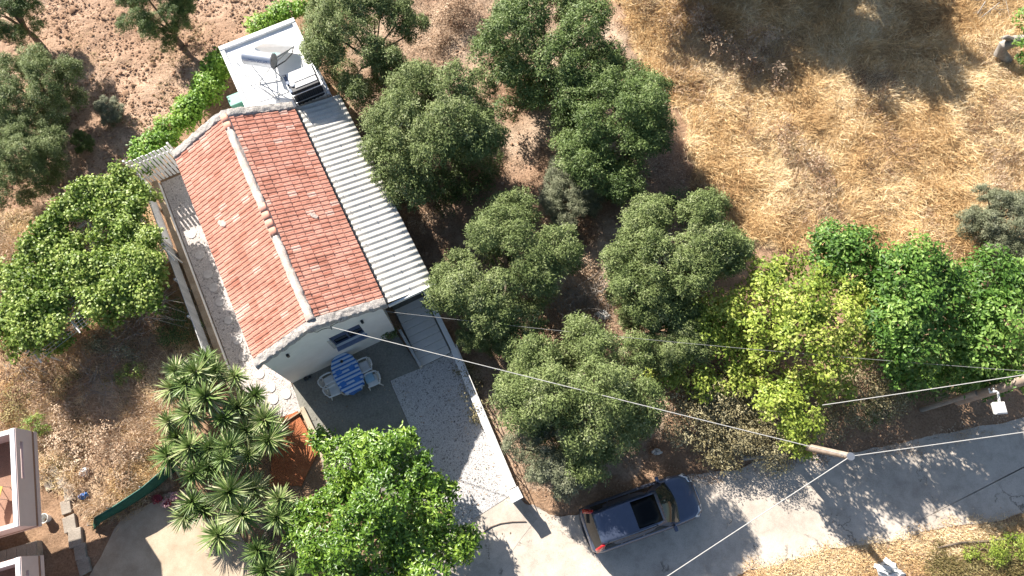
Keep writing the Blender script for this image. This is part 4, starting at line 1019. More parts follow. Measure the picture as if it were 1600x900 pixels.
def olive(label, cx, cy, rx, ry, zc, seed, mat=None, n=18, name='olive_tree', base=None, dens=1., cat='tree', group='olive trees of the grove', tint=(.45,.2)):
    rng = np.random.default_rng(seed); c = at(cx, cy, zc); k = mpp(cx, cy, zc); ax, ay = rx*k*.99, ry*k*.99; az = min((ax+ay)/2*.85, zc*1.0)
    t = thing(name, label, cat, (c.x, c.y, 0), group); me, boughs = OLV[_oc[0] % 5]; _oc[0] += 1
    rot = rng.uniform(0, 6.28)
    o = bpy.data.objects.new('crown', me); COL.objects.link(o); o.parent = t; o.location = (0, 0, zc)
    if not me.materials: me.materials.append(None)
    o.material_slots[0].link = 'OBJECT'; o.material_slots[0].material = mat or M_olive
    o.rotation_euler = (0, 0, rot); o.scale = (ax/2.7, ay/2.7, az/2.2); WL[o.name] = c
    ca, sa = math.cos(rot), math.sin(rot)
    tops = [(c.x + (b[0]*ca-b[1]*sa)*ax/2.7, c.y + (b[0]*sa+b[1]*ca)*ay/2.7, max(.3, zc + b[2]*az/2.2)) for b, _ in boughs]
    trunk_mesh((c.x, c.y, 0), tops, .14 if rx > 45 else .05, rng, M_bark, t)
olive('large round olive tree beside the corrugated roof', 682, 208, 104, 118, 2.8, 1, n=24)
olive('olive tree directly behind the white annex at the top edge', 570, 66, 102, 88, 2.7, 2, n=22, tint=(.4,.2))
olive('broad olive tree at the top edge left of the dry field', 850, 78, 116, 108, 2.8, 3, M_olive_dk, n=24)
olive('olive tree whose right side borders the dry straw field', 952, 200, 102, 98, 2.7, 4, M_olive_dk, n=22, tint=(.5,.2))
olive('olive tree halfway between the porch corner and the brushwood', 790, 420, 100, 105, 2.6, 5, n=24)
olive('olive tree touching the yellow green tree on its left', 1055, 400, 112, 104, 2.9, 6, n=24, tint=(.5,.2))
olive('tall olive tree just above the parked car', 905, 612, 116, 118, 2.6, 7, n=26, tint=(.6,.22))
olive('low silvery olive beside the gate post and driveway wall', 868, 705, 76, 66, 1.7, 8, M_olive_gr, n=16)
olive('small pale olive shrub in the middle of the grove', 893, 303, 56, 46, 1.1, 9, M_olive_gr, n=10, name='olive_shrub', cat='shrub', group='olive shrubs')
olive('olive crown wedged between the brushwood and the yellow tree', 1035, 505, 78, 66, 2.3, 10, n=16, tint=(.55,.2))
olive('small olive near the porch wall below the larger one', 770, 520, 48, 46, 1.5, 18, n=12)
olive('olive tree at the top edge above the bare ploughed soil', 248, 18, 56, 54, 2.3, 11, M_olive_dk, n=16)
olive('spreading olive tree at the left edge, upper of two', 55, 150, 78, 66, 1.9, 12, n=18, tint=(.5,.2))
olive('spreading olive tree at the left edge, lower of two', 38, 248, 66, 62, 1.9, 13, n=18, tint=(.5,.2))
olive('olive tree in the top left corner', 12, 18, 52, 50, 2.3, 14, M_olive_dk, n=14)
olive('grey green olive at the right edge beside the straw', 1565, 350, 56, 66, 1.8, 15, M_olive_gr, n=16)
olive('pale little shrub on the ploughed soil', 172, 172, 20, 26, .4, 16, M_olive_gr, n=7, name='olive_shrub', cat='shrub', group='olive shrubs', dens=.5)
olive('dark little shrub beside the left olives', 130, 222, 20, 16, .5, 17, M_olive_dk, n=6, name='olive_shrub', cat='shrub', group='olive shrubs')
# trees beyond the upper edge, whose shade lies on the field
def far_tree(x, y, zc, r, seed, label):
    rng = np.random.default_rng(seed); lobes = []
    for i in range(26):
        z = -.5+1.45*(i+.5)/26; a = i*2.4+rng.uniform(-.5,.5); s = math.sqrt(max(0,1-z*z)); f = rng.uniform(.45,1.0)
        p = (x+r*f*s*math.cos(a), y+r*f*s*math.sin(a), zc+r*.7*f*z); q = r*.27*rng.uniform(.6,1.2); lobes.append((p, q))
        for k in range(3): lobes.append(((p[0]+rng.normal(0,q*.8), p[1]+rng.normal(0,q*.8), p[2]+rng.normal(0,q*.5)), q*.45))
    t = thing('shade_tree', label, 'tree', (x, y, 0), 'trees beyond the top edge')
    trunk_mesh((x,y,0), [l[0] for l in lobes[::8]], .2, rng, M_bark, t)
    crown('crown', lobes, M_olive_dk, t, rng, tuft=.3, ntuft=14, per=12, L=.26, W=.12)
far_tree(7.6, 29.0, 4.2, 3.6, 51, 'broad dark tree above the top edge shading the straw field, left of two')
far_tree(13.4, 29.4, 4.6, 3.8, 52, 'broad dark tree above the top edge shading the straw field, right of two')

def lobes_px(L, rng, jit=.25):
    out = []
    for px, py, z, rp in L:
        p = at(px, py, z); r = rp*mpp(px, py, z)
        out.append(((p.x, p.y, max(p.z, r*.5)), r*.8))
        for k in range(3):
            a = rng.uniform(0,6.28); out.append(((p.x+math.cos(a)*r*.6, p.y+math.sin(a)*r*.6, max(r*.3, p.z+rng.uniform(-.5,.3)*r)), r*rng.uniform(.38,.6)))
    return out
def leafy(name, label, cat, base, lobe_list, mat, seed, group=None, bark=M_bark, r0=.13, **kw):
    rng = np.random.default_rng(seed); lobes = lobes_px(lobe_list, rng)
    t = thing(name, label, cat, base, group)
    trunk_mesh(base, [l[0] for l in lobes[::4]], r0, rng, bark, t, fork=.25)
    crown('crown', lobes, mat, t, rng, **kw); return t
leafy('citrus_tree', 'dense bright green citrus tree overhanging the patio at the bottom edge', 'tree', at(600, 850),
      [(595, 712, 3.2, 39.6), (545, 735, 2.25, 36.1), (650, 745, 2.7, 37.8), (600, 780, 3.7, 48.2), (520, 790, 2.25, 37.8), (672, 800, 2.7, 37.8), (560, 840, 3.7, 48.2), (640, 850, 2.75, 46.4), (700, 850, 2.3, 34.4), (500, 850, 2.9, 37.8), (600, 910, 2.65, 48.2), (540, 900, 2.8, 43.0), (670, 910, 3.1, 37.8), (507, 688, 1.25, 20.6), (470, 830, 2, 25.8), (722, 858, 2.3, 20.6), (625, 690, 2.3, 22), (555, 695, 2.2, 24), (688, 770, 2.2, 22), (735, 840, 1.7, 18), (480, 800, 2.0, 24), (525, 705, 1.9, 22)],
      M_citrus, 21, tuft=.16, ntuft=34, per=11, L=.17, W=.075, up=.5, spread=.75, rich=True, tint=(.5,.2), r0=.16, inner=.25)
leafy('yellow_leaved_tree', 'yellow green leaved tree above the road between olives and fig trees', 'tree', gr(1255, 495, 4.0),
      [(1195, 425, 3.64, 28), (1235, 410, 3.64, 26), (1215, 455, 4.2, 40), (1265, 470, 4.62, 46), (1310, 500, 4.48, 46), (1250, 525, 4.48, 42), (1200, 505, 4.06, 34), (1335, 545, 3.92, 36), (1290, 560, 4.06, 36), (1150, 480, 3.64, 22), (1330, 460, 3.92, 30), (1175, 455, 3.4, 26), (1150, 495, 3.3, 26), (1285, 435, 3.8, 32), (1360, 500, 3.6, 36), (1350, 470, 3.6, 32), (1300, 600, 3.0, 34), (1195, 545, 3.3, 34)],
      M_yellow, 22, tuft=.20, ntuft=17, per=12, L=.15, W=.08, up=.7, spread=.9, tint=(.5,.22), inner=.2)
leafy('yellow_leaved_tree', 'yellow leaved young tree in front of the pole above the road', 'tree', gr(1238, 650, 2.8),
      [(1240, 605, 3.12, 32), (1225, 640, 3.38, 38), (1255, 655, 3.12, 34), (1240, 690, 2.47, 28), (1210, 610, 2.86, 26)], M_yellow, 23, tuft=.2, ntuft=20, per=11, L=.14, W=.075, up=.6, tint=(.5,.22), r0=.07)
leafy('yellow_leaved_tree', 'loose yellow leaved tree beside the olive left of the brush', 'tree', gr(1100, 535, 2.6),
      [(1085,495,2.9,30),(1120,475,3.0,28),(1060,555,2.4,28),(1045,580,2.0,24),(1095,600,2.2,28),(1125,545,2.6,28),(1155,560,2.4,26),(1060,525,2.6,26),(1175,590,2.2,24),(1135,595,2.1,22),(1105,515,2.9,30),(1020,590,1.7,18),(1150,525,2.8,26)], M_yellow, 24, tuft=.2, ntuft=26, per=11, L=.14, W=.075, up=.6, tint=(.55,.2), r0=.06)
leafy('fig_tree', 'deep green fig tree standing against the straw, left of the fig trees', 'tree', gr(1325, 415, 3.8),
      [(1305, 378, 3.99, 37.4), (1340, 395, 4.29, 37.4), (1320, 425, 3.83, 37.4), (1365, 420, 3.99, 33.0), (1285, 400, 3.37, 26.4), (1375, 455, 3.83, 33.0)], M_fig, 25, group='fig trees by the road', tuft=.22, ntuft=24, per=10, L=.17, W=.09, up=.4, inner=.25, rich=True, tint=(.42,.3), r0=.09)
leafy('fig_tree', 'tall deep green fig tree in the middle of the fig trees', 'tree', gr(1435, 480, 4.6),
      [(1440, 395, 5.67, 33.0), (1415, 430, 5.67, 44.0), (1460, 420, 5.33, 35.2), (1430, 470, 5.5, 50.6), (1400, 505, 5.0, 46.2), (1470, 470, 4.83, 44.0), (1440, 530, 4.67, 48.4), (1395, 545, 4.17, 39.6), (1420, 580, 3.33, 35.2), (1490, 510, 4.33, 37.4), (1385, 470, 3.6, 36), (1500, 470, 3.2, 34), (1500, 540, 2.6, 32), (1460, 575, 2.2, 34)], M_fig, 26, group='fig trees by the road', tuft=.22, ntuft=24, per=10, L=.17, W=.09, up=.4, inner=.25, rich=True, tint=(.48,.3))
leafy('fig_tree', 'fig tree cut by the right edge above the street lamp', 'tree', gr(1565, 510, 4.3),
      [(1560, 440, 4.9, 46.2), (1600, 450, 4.9, 50.6), (1530, 485, 4.57, 44.0), (1580, 500, 5.06, 55.0), (1545, 540, 4.41, 46.2), (1600, 560, 4.25, 50.6), (1510, 560, 3.43, 37.4), (1560, 580, 3.1, 37.4), (1515, 440, 3.2, 34), (1500, 590, 1.6, 30), (1535, 605, 1.4, 24)], M_fig, 27, group='fig trees by the road', tuft=.22, ntuft=24, per=10, L=.17, W=.09, up=.4, inner=.25, rich=True, tint=(.5,.2))
leafy('green_shrub', 'yellow green low bush on the verge at the bottom right, left of two', 'shrub', at(1550, 862),
      [(1545,862,.3,20),(1565,858,.35,16),(1518,868,.25,10)], M_yellow, 28, 'verge bushes', tuft=.12, ntuft=40, per=10, L=.10, W=.03, tint=(.45,.2), r0=.03)
leafy('green_shrub', 'yellow green low bush on the verge in the bottom right corner', 'shrub', at(1590, 855),
      [(1588,850,.4,20),(1605,860,.4,20)], M_yellow, 29, 'verge bushes', tuft=.12, ntuft=40, per=10, L=.10, W=.03, tint=(.3,.2), r0=.03)
leafy('green_shrub', 'small round green bush above the pink balcony', 'shrub', at(60, 665), [(55,662,.4,17),(68,668,.35,12)], M_vine, 30, 'weedy bushes', tuft=.1, ntuft=45, per=12, L=.08, W=.03, tint=(.6,.2), r0=.03)
leafy('green_shrub', 'light green bush beside the yuccas on the dry slope', 'shrub', at(205, 580), [(208,578,.4,16),(190,590,.3,12)], M_vine, 31, 'weedy bushes', tuft=.1, ntuft=35, per=10, L=.09, W=.03, tint=(.6,.25), r0=.03)
leafy('broken_tree', 'leafy broken tree with pale bent trunk at the upper right edge', 'tree', at(1660, 90), [(1605,30,2.2,20),(1610,60,2.2,22),(1640,50,2.6,40),(1605,95,1.6,14),(1650,100,2.0,40)], M_fig, 32, tuft=.16, ntuft=14, per=9, L=.16, W=.08, tint=(.6,.2), r0=.14)
b = MB(); b.tube([at(1640,55,.9), at(1605,62,1.1), at(1585,64,1.15), at(1568,72,.9), at(1562,82,.55), at(1575,95,.1)], [.2,.24,.27,.28,.26,.22], 12)
b.tube([at(1585,64,1.15), at(1572,58,1.35), at(1566,60,1.4)], [.16,.12,.06], 8)
props(b.build('dead_log', M_deadwood, None, True), 'pale bent dead trunk lying on the straw at the upper right edge', 'trunk')
# potted plant by the gable
def pot_plant():
    p = at(606, 522, .3); t = thing('potted_plant', 'bushy dark green potted plant in the corner of patio and gable', 'plant', (p.x, p.y, .03)); rng = np.random.default_rng(5)
    MB().lathe((p.x,p.y,.03), [(.13,0),(.17,.26),(.19,.27),(.19,.30),(.15,.30),(.14,.27)], 16).build('pot', M_coping, t, True)
    crown('leaves', [((p.x,p.y,.5),.26),((p.x+.2,p.y+.03,.45),.2)], M_olive_dk, t, rng, tuft=.1, ntuft=60, per=10, L=.13, W=.04, tint=(.3,.2))
pot_plant()
p = at(478, 592, .1)
props(MB().lathe((p.x,p.y,.03), [(.06,0),(.08,.12),(.05,.13)], 12).lathe((p.x+.16,p.y+.08,.03), [(.05,0),(.06,.1),(.03,.11)], 12).build('shoes', M_black, None, True), 'dark shoes left against the foot of the gable wall', 'shoes')

# hedge behind the house
def make_hedge(name, label, pts, r, z, seed):
    rng = np.random.default_rng(seed); lobes = []
    for (x0,y0), (x1,y1) in zip(pts[:-1], pts[1:]):
        a, b_ = at(x0,y0,z), at(x1,y1,z); n = max(1, int((b_-a).length/.42))
        for k in range(n):
            p = a.lerp(b_, k/n); lobes.append(((p.x+rng.normal(0,.12), p.y+rng.normal(0,.12), z+rng.normal(0,.12)), r*rng.uniform(.7,1.2)))
    m = at(*pts[len(pts)//2]); t = thing(name, label, 'hedge', m)
    for c, rr in lobes: MB().tube([(c[0],c[1],-.1),(c[0],c[1],z)], [.03,.015], 5).build('stem', M_bark, t, True)
    crown('foliage', lobes, M_hedge, t, rng, tuft=.16, ntuft=50, per=10, L=.15, W=.085, up=.6, tint=(.5,.22), inner=.3, low=-.8)
make_hedge('hedge', 'bright green hedge running from the annex down to the picket screen', [(356,98),(330,120),(308,150),(280,188),(248,225),(208,262)], .58, 1.1, 41)
make_hedge('hedge', 'bright green hedge behind the far corner of the annex', [(478,8),(440,22),(405,42),(385,55)], .45, 1.0, 42)

# pergola with the vine
def make_pergola():
    zt = 2.15; rng = np.random.default_rng(61)
    o = at(100, 500, zt); U = (at(134,468,zt)-at(93,499,zt)).normalized(); Vd = Vector((-U.y, U.x, 0))
    t = thing('pergola', 'white pipe pergola with wire mesh roof carrying the grape vine', 'pergola', (o.x, o.y, 0))
    q = lambda u, v, z=zt: Vector((o.x, o.y, 0)) + U*u + Vd*v + Vector((0,0,z))
    for u in (-1.55, .18, 1.33, 3.0, 4.6): MB().tube([q(u,-.9), q(u,3.2)], .03, 8).build('beam', M_pipe, t, True)
    for v in (-.1, 1.6, 3.1): MB().tube([q(-1.8,v,zt-.06), q(4.8,v,zt-.06)], .03, 8).build('cross_beam', M_pipe, t, True)
    for u in (-1.6, 1.4, 4.6):
        for v in (-.1, 3.1): MB().tube([q(u,v,-.1), q(u,v,zt-.06)], .035, 8).build('post', M_pipe, t, True)
    m = MB()
    for k in range(43): u = -1.7+k*.15; m.tube([q(u,-.8,zt+.035), q(u,3.1,zt+.035)], .006, 4, False)
    for k in range(27): v = -.8+k*.15; m.tube([q(-1.7,v,zt+.047), q(4.6,v,zt+.047)], .006, 4, False)
    m.build('wire_mesh', M_steel, t)
    POLY = poly([(203,272),(224,302),(238,345),(250,400),(254,450),(240,478),(215,490),(175,478),(150,500),(138,462),(118,430),(92,455),(100,505),(80,528),(45,540),(0,525),(-40,480),(0,425),(45,385),(95,330),(140,292)], 2.3)
    bb = np.array(POLY); x = rng.uniform(bb[:,0].min(), bb[:,0].max(), 1600); y = rng.uniform(bb[:,1].min(), bb[:,1].max(), 1600)
    k = inpoly(x, y, POLY) & (fbm(x*1.2, y*1.2, 77) > .40); lobes = [((a, b_, 1.75 + 1.1*float(fbm(np.array(a*1.1), np.array(b_*1.1), 99)) + abs(rng.normal(0,.15))), rng.uniform(.10,.27)) for a, b_ in zip(x[k], y[k])]
    for q in range(len(POLY)):      # runners beyond the edge of the mesh
        (x0, y0), (x1, y1) = POLY[q], POLY[(q+1) % len(POLY)]
        for e in range(4 if max(x0, x1) < at(215,400,2.3).x else 0):
            f = rng.random(); ex, ey = x0+(x1-x0)*f, y0+(y1-y0)*f; nx, ny = (y1-y0), -(x1-x0); nl = math.hypot(nx, ny); g = rng.uniform(-.1,.4)*(1 if inpoly(np.array(ex-nx/nl*.2), np.array(ey-ny/nl*.2), POLY) else -1)
            lobes.append(((ex+nx/nl*g, ey+ny/nl*g, rng.uniform(1.5,2.5)), rng.uniform(.10,.24)))
    c = at(150, 420); v = thing('grape_vine', 'sprawling green grape vine spread over the mesh pergola', 'vine', (c.x, c.y, 0))
    stems = [at(60,480), at(150,390), at(215,420)]
    for s in stems:
        b = MB()
        tgt = sorted(lobes, key=lambda l: (Vector(l[0])-s).xy.length)[:60:9]
        for l in tgt: b.tube([s-Vector((0,0,.1)), s+Vector((rng.normal(0,.06),rng.normal(0,.06),1.0)), (s.x*.7+l[0][0]*.3, s.y*.7+l[0][1]*.3, 2.1), l[0]], [.045,.04,.025,.01], 6)
        b.build('stem', M_bark, v, True)
    b = MB()
    for i in range(70):       # bare shoots at the lower edge
        p = at(rng.uniform(165,260), rng.uniform(455,500), rng.uniform(1.2,2.2)); d = Vector((rng.normal(0,.5)+.25, rng.normal(0,.4)-.1, rng.normal(-.15,.25)))
        b.tube([p, p+d*.5+Vector((0,0,.06)), p+d], [.012,.009,.004], 4)
    props(b.build('bare_shoots', M_deadwood, v, True), kind='stuff')
    crown('leaves', lobes, M_vine, v, rng, tuft=.22, ntuft=80, per=8, L=.13, W=.10, up=.8, tint=(.58,.25), flat=.8)
make_pergola()
leafy('fruit_shrub', 'loose green shrub growing under the edge of the vine', 'shrub', at(215,450), [(225,420,2.4,36),(200,450,2.0,32),(232,447,1.8,26),(225,385,2.5,30),(185,430,2.4,26),(232,405,2.2,22),(210,350,2.5,26),(215,470,1.5,26)], M_vine, 33, tuft=.17, ntuft=24, per=10, L=.11, W=.05, tint=(.72,.2), r0=.05)

# ------------------------------------------------------------------ yuccas
def rosette_mesh(seed, n=74):
    rng = np.random.default_rng(seed); V = []; Fq = []; Tn = []
    for i in range(n+20):
        f = min(1., i/n); el = math.radians(82 - 118*f**.85 + rng.normal(0,6)); az = i*2.39996 + rng.normal(0,.12)
        if i >= n: el = math.radians(rng.uniform(-72,-38))
        L = rng.uniform(.50,.68)*(.75+.35*math.sin(min(1,f*1.6)*math.pi/2)); W = rng.uniform(.042,.06)
        d = np.array([math.cos(el)*math.cos(az), math.cos(el)*math.sin(az), math.sin(el)]); side = np.array([-math.sin(az), math.cos(az), 0]); nor = np.cross(side, d)*-1
        b0 = np.array([0,0,-.14*f]) + d*.03
        pts = []
        for t, wd in ((0,.7),(.35,1.),(.72,.72),(1.,.0)):
            c = b0 + d*L*t + np.array([0,0,-.10*L*t*t]) 
            if wd > 0: pts += [c+side*W*wd*.5+nor*W*.18, c, c-side*W*wd*.5+nor*W*.18]
            else: pts += [c]
        k = len(V); V += pts; tn = float(np.clip(.12+.07*seed+.5*rng.random()+ (.6 if f > .88 and rng.random() < .7 else 0) + (.7 if i >= n else 0), 0, 1))
        for r in (0,1): 
            for s in (0,1): a = k+r*3+s; Fq += [(a,a+1,a+4),(a,a+4,a+3)]; Tn += [tn]*2
        a = k+6; Fq += [(a,a+1,a+3),(a+1,a+2,a+3)]; Tn += [tn]*2
    me = bpy.data.meshes.new('leaf_rosette'); me.from_pydata([tuple(v) for v in V], [], Fq); set_tint(me, Tn); me.materials.append(M_yucca); return me
ROS = [rosette_mesh(s, 96+5*s) for s in (1,2,3,4,5)]
def yucca(label, base, heads, seed):
    rng = random.Random(seed); t = thing('yucca', label, 'yucca', base, 'yucca clump')
    b = MB()
    for px, py, z, s in heads:
        p = at(px, py, z)
        b.tube([base-Vector((0,0,.15)), base.lerp(p,.35)+Vector((rng.uniform(-.1,.1),rng.uniform(-.1,.1),.0)), base.lerp(p,.8)+Vector((0,0,-.15)), p-Vector((0,0,.05))], [.13,.10,.075,.06], 8)
        # dry skirt below the head
    b.build('trunk', M_deadwood, t, True)
    for px, py, z, s in heads:
        p = at(px, py, z); o = bpy.data.objects.new('leaf_rosette', rng.choice(ROS)); COL.objects.link(o); o.parent = t; o.location = p - base
        WL[o.name] = p; o.rotation_euler = (rng.uniform(-.5,.5), rng.uniform(-.5,.5), rng.uniform(0,6.28)); s = s*rng.uniform(.82,1.22); o.scale = (s, s, s*rng.uniform(.8,1.1))
z2 = lambda L: [(220+a/2.5, 540+b_/2.5, z, s) for a, b_, z, s in L]
yucca('yucca next to the slatted fence, topmost of the clump', at(298,610), z2([(135,95,1.9,1.05),(250,50,1.7,1.0),(215,100,2.1,1.1),(290,95,1.9,.95),(120,165,1.7,1.0),(250,195,2.3,1.15),(175,150,2.0,1)]), 1)
yucca('yucca overhanging the gravel walkway by the red bed', at(395,660), z2([(365,120,1.6,1.0),(445,195,1.4,.9),(320,285,2.0,1.1),(480,290,1.6,1.0),(500,365,1.7,1.15),(410,330,1.6,1),(380,240,1.6,1)]), 2)
yucca('yucca on the left flank of the clump over dry weeds', at(290,715), z2([(190,262,2.2,1.1),(105,295,1.9,1.0),(105,430,1.8,1.15),(190,395,2.2,1.1),(205,500,2.3,1.2),(140,360,1.6,1)]), 3)
yucca('yucca in the middle of the clump', at(365,725), z2([(320,440,2.5,1.15),(345,395,2.3,1.0),(270,400,2.2,1.05),(345,570,2.4,1.15),(270,470,2.0,1.1),(420,430,1.6,1.0)]), 4)
yucca('yucca above the concrete yard beside the green net', at(310,790), z2([(200,610,1.6,1.0),(170,665,1.3,.95),(300,740,2.0,1.15),(240,640,1.4,.9)]), 5)
yucca('yucca at the bottom edge against the citrus tree', at(420,830), z2([(395,660,2.3,1.15),(540,600,2.1,1.15),(535,670,2.2,1.1),(455,800,1.9,1.05),(485,875,1.9,1.1),(590,900,1.6,1.0),(440,560,1.6,1.0)]), 6)

# ------------------------------------------------------------------ straw, weeds, brush and clods
def scatter(P, n, rng, thr=None, sc_=1., seed=0):
    bb = np.array(P); x = rng.uniform(bb[:,0].min(), bb[:,0].max(), n*3); y = rng.uniform(bb[:,1].min(), bb[:,1].max(), n*3)
    k = inpoly(x + (fbm(x,y,91)-.5)*1.2, y + (fbm(x,y,92)-.5)*1.2, P)
    if thr is not None: k &= fbm(x*sc_, y*sc_, seed) > thr
    x, y = x[k][:n], y[k][:n]; return x, y
def blades(name, label, cat, P, ntuft, per, L, W, mat, seed, elev=(5,50), tint=(.55,.18), thr=None, sc_=1., swirl=.25, z0=.02, zj=.08, spread=.12, nseed=0, relief=.15):
    rng = np.random.default_rng(seed); x, y = scatter(P, ntuft, rng, thr, sc_, nseed); m = len(x)
    az0 = fbm(x*swirl, y*swirl, seed+5)*14 + rng.normal(0,.7,m)
    tt = np.clip(tint[0] + (fbm(x*.5, y*.5, seed+9, 5)-.47)*1.5 + rng.normal(0,tint[1]*.6,m), 0, 1)
    i = np.repeat(np.arange(m), per); n = len(i)
    pos = np.stack([x[i]+rng.normal(0,spread,n), y[i]+rng.normal(0,spread,n), z0+rng.uniform(0,zj,n)+ relief*np.maximum(-.06, fbm(x[i]*1.6,y[i]*1.6,47)-.45) + (fbm(x[i]*.8,y[i]*.8,41)-.47)*.22], 1)
    az = az0[i] + rng.normal(0,1.15,n); el = np.radians(rng.uniform(*elev, n))
    d = np.stack([np.cos(el)*np.cos(az), np.cos(el)*np.sin(az), np.sin(el)], 1)
    V, Fq, k = leaf_arrays(pos, d, L*rng.uniform(.5,1.35,n), W*rng.uniform(.7,1.3,n), rng, .5, .1)
    o = np_mesh(name, V, Fq, np.clip(tt[i]+rng.normal(0,.13,n),0,1), mat)
    return props(o, label, cat, None, 'stuff')
FIELDV = poly([(930,-30),(960,0),(1010,110),(1065,190),(1090,300),(1160,375),(1300,410),(1480,430),(1640,430),(1660,-40)])
blades('dry_grass', 'pale lodged straw covering the field at the upper right', 'dry grass', FIELDV, 16500, 13, .42, .018, M_straw, 71, (0,45), (.60,.25), swirl=.5, zj=.14, relief=.55)
blades('dry_weeds', 'brown withered weeds in patches across the straw field', 'weeds', FIELDV, 3600, 12, .26, .022, M_brush, 72, (20,85), (.5,.25), thr=.57, sc_=.45, zj=.25, nseed=33, spread=.16, relief=.55)
blades('dry_weeds', 'brown and tan withered weeds on the slope left of the yuccas', 'weeds', WEEDL, 5600, 11, .30, .014, M_brush, 73, (10,80), (.74,.25), thr=.40, sc_=.7, zj=.2, nseed=35, spread=.14)
blades('dry_grass', 'straw coloured grass between the weeds on the left slope', 'dry grass', WEEDL, 5200, 10, .28, .017, M_straw, 74, (0,55), (.66,.2), thr=.38, sc_=.6, nseed=36)
blades('dry_weeds', 'olive drab low weeds on the left slope', 'weeds', WEEDL, 1500, 9, .16, .03, M_weed, 78, (10,80), (.6,.25), thr=.53, sc_=.5, nseed=39)
VERGEV = poly([(1130,915),(1230,876),(1350,856),(1480,830),(1620,803),(1640,930),(1100,940)])
blades('verge_grass', 'short dry grass on the road verge at the lower right', 'dry grass', VERGEV, 3600, 9, .13, .014, M_straw, 75, (5,70), (.72,.2), zj=.03)
blades('verge_weeds', 'drab low weeds on the road verge at the lower right', 'weeds', poly([(1370,900),(1420,860),(1500,845),(1640,850),(1640,940),(1360,940)]), 1300, 11, .12, .024, M_weed, 76, (5,85), (.5,.25), thr=.45, sc_=.8, zj=.12, nseed=37)
GROVEV = poly([(660,-10),(960,0),(1090,300),(1160,370),(1080,560),(1020,720),(850,775),(800,765),(712,545),(545,160),(600,60)])
blades('leaf_litter', 'dry grass and fallen leaves on the ground between the olives', 'litter', GROVEV, 5200, 9, .14, .018, M_brush, 77, (0,50), (.5,.25), thr=.44, sc_=.5, nseed=38)
ORCHV = poly([(-20,-20),(460,-20),(400,30),(340,80),(205,250),(100,310),(-20,390)])
blades('orchard_weeds', 'sparse dry weeds on the ploughed orchard soil', 'weeds', ORCHV, 1100, 8, .13, .018, M_weed, 79, (5,70), (.7,.2), thr=.52, sc_=.6, nseed=40)
def clods(name, label, P, n, r0, mat, seed, tint=.5):
    rng = np.random.default_rng(seed); x, y = scatter(P, n, rng); m = len(x)
    r = r0*rng.lognormal(0,.45,m); a = rng.uniform(0,6.28,m)
    base = np.array([[1,0,.1],[.3,.95,.15],[-.8,.55,.05],[-.75,-.65,.12],[.35,-.9,.08],[.25,.1,.8],[-.3,-.15,.7]])
    tri = np.array([[0,1,5],[1,2,6],[1,6,5],[2,3,6],[3,4,6],[4,5,6],[4,0,5]])
    c, s = np.cos(a)[:,None], np.sin(a)[:,None]; b = base[None]*rng.uniform(.75,1.25,(m,7,3))
    V = np.stack([x[:,None]+(b[...,0]*c-b[...,1]*s)*r[:,None], y[:,None]+(b[...,0]*s+b[...,1]*c)*r[:,None], -.02+b[...,2]*r[:,None]+.03], -1).reshape(-1,3)
    Fq = (np.arange(m)[:,None,None]*7+tri[None]).reshape(-1,3)
    o = np_mesh(name, V, Fq, np.repeat(np.clip(rng.normal(tint,.2,m),0,1),7), mat, None, 3); return props(o, label, 'soil', None, 'stuff')
blades('road_litter', 'fallen leaves and dust along the upper edge of the road', 'litter', poly([(840,782),(905,788),(1000,752),(1100,722),(1230,704),(1400,680),(1620,640),(1620,672),(1400,706),(1230,730),(1100,750),(1000,782),(905,822),(850,812)]), 2600, 5, .07, .03, M_brush, 95, (0,35), (.45,.25), zj=.01, thr=.40, sc_=1.2, nseed=43)
blades('road_litter', 'fallen straw and dust along the lower edge of the road', 'litter', poly([(1120,905),(1230,862),(1350,842),(1480,816),(1620,790),(1620,812),(1480,838),(1350,862),(1230,884),(1150,912)]), 1500, 5, .08, .02, M_straw, 96, (0,35), (.6,.25), zj=.01, thr=.40, sc_=1.2, nseed=44)
blades('fallen_leaves', 'fallen leaves on the patio and driveway round the citrus tree', 'litter', [tuple(hp(u, v))[:2] for u, v in ((.3,-1.4),(3.3,-1.9),(6.0,-3.),(6.0,-9.2),(3.2,-9.2),(.2,-4))], 170, 2, .09, .04, M_brush, 97, (0,25), (.35,.25), z0=.035, zj=.004, thr=.45, sc_=.8, nseed=45, spread=.3, relief=0)
clods('soil_clods', 'clods of pinkish ploughed soil in the upper left orchard', ORCHV, 7000, .042, M_clod, 81)
clods('grove_stones', 'clods and stones on the soil between the olives', GROVEV, 3500, .035, M_clod, 82, .6)
clods('verge_stones', 'small stones and clods on the lower right verge', VERGEV, 1500, .03, M_clod, 83, .7)
M_peb = tinted('pebble', [(0, (.10,.10,.10)), (.4, (.40,.38,.36)), (1, (.70,.68,.65))], .8, .2, 0)
clods('pebbles', 'loose pebbles on the gravel driveway', DRIVE, 2600, .016, M_peb, 84, .4)

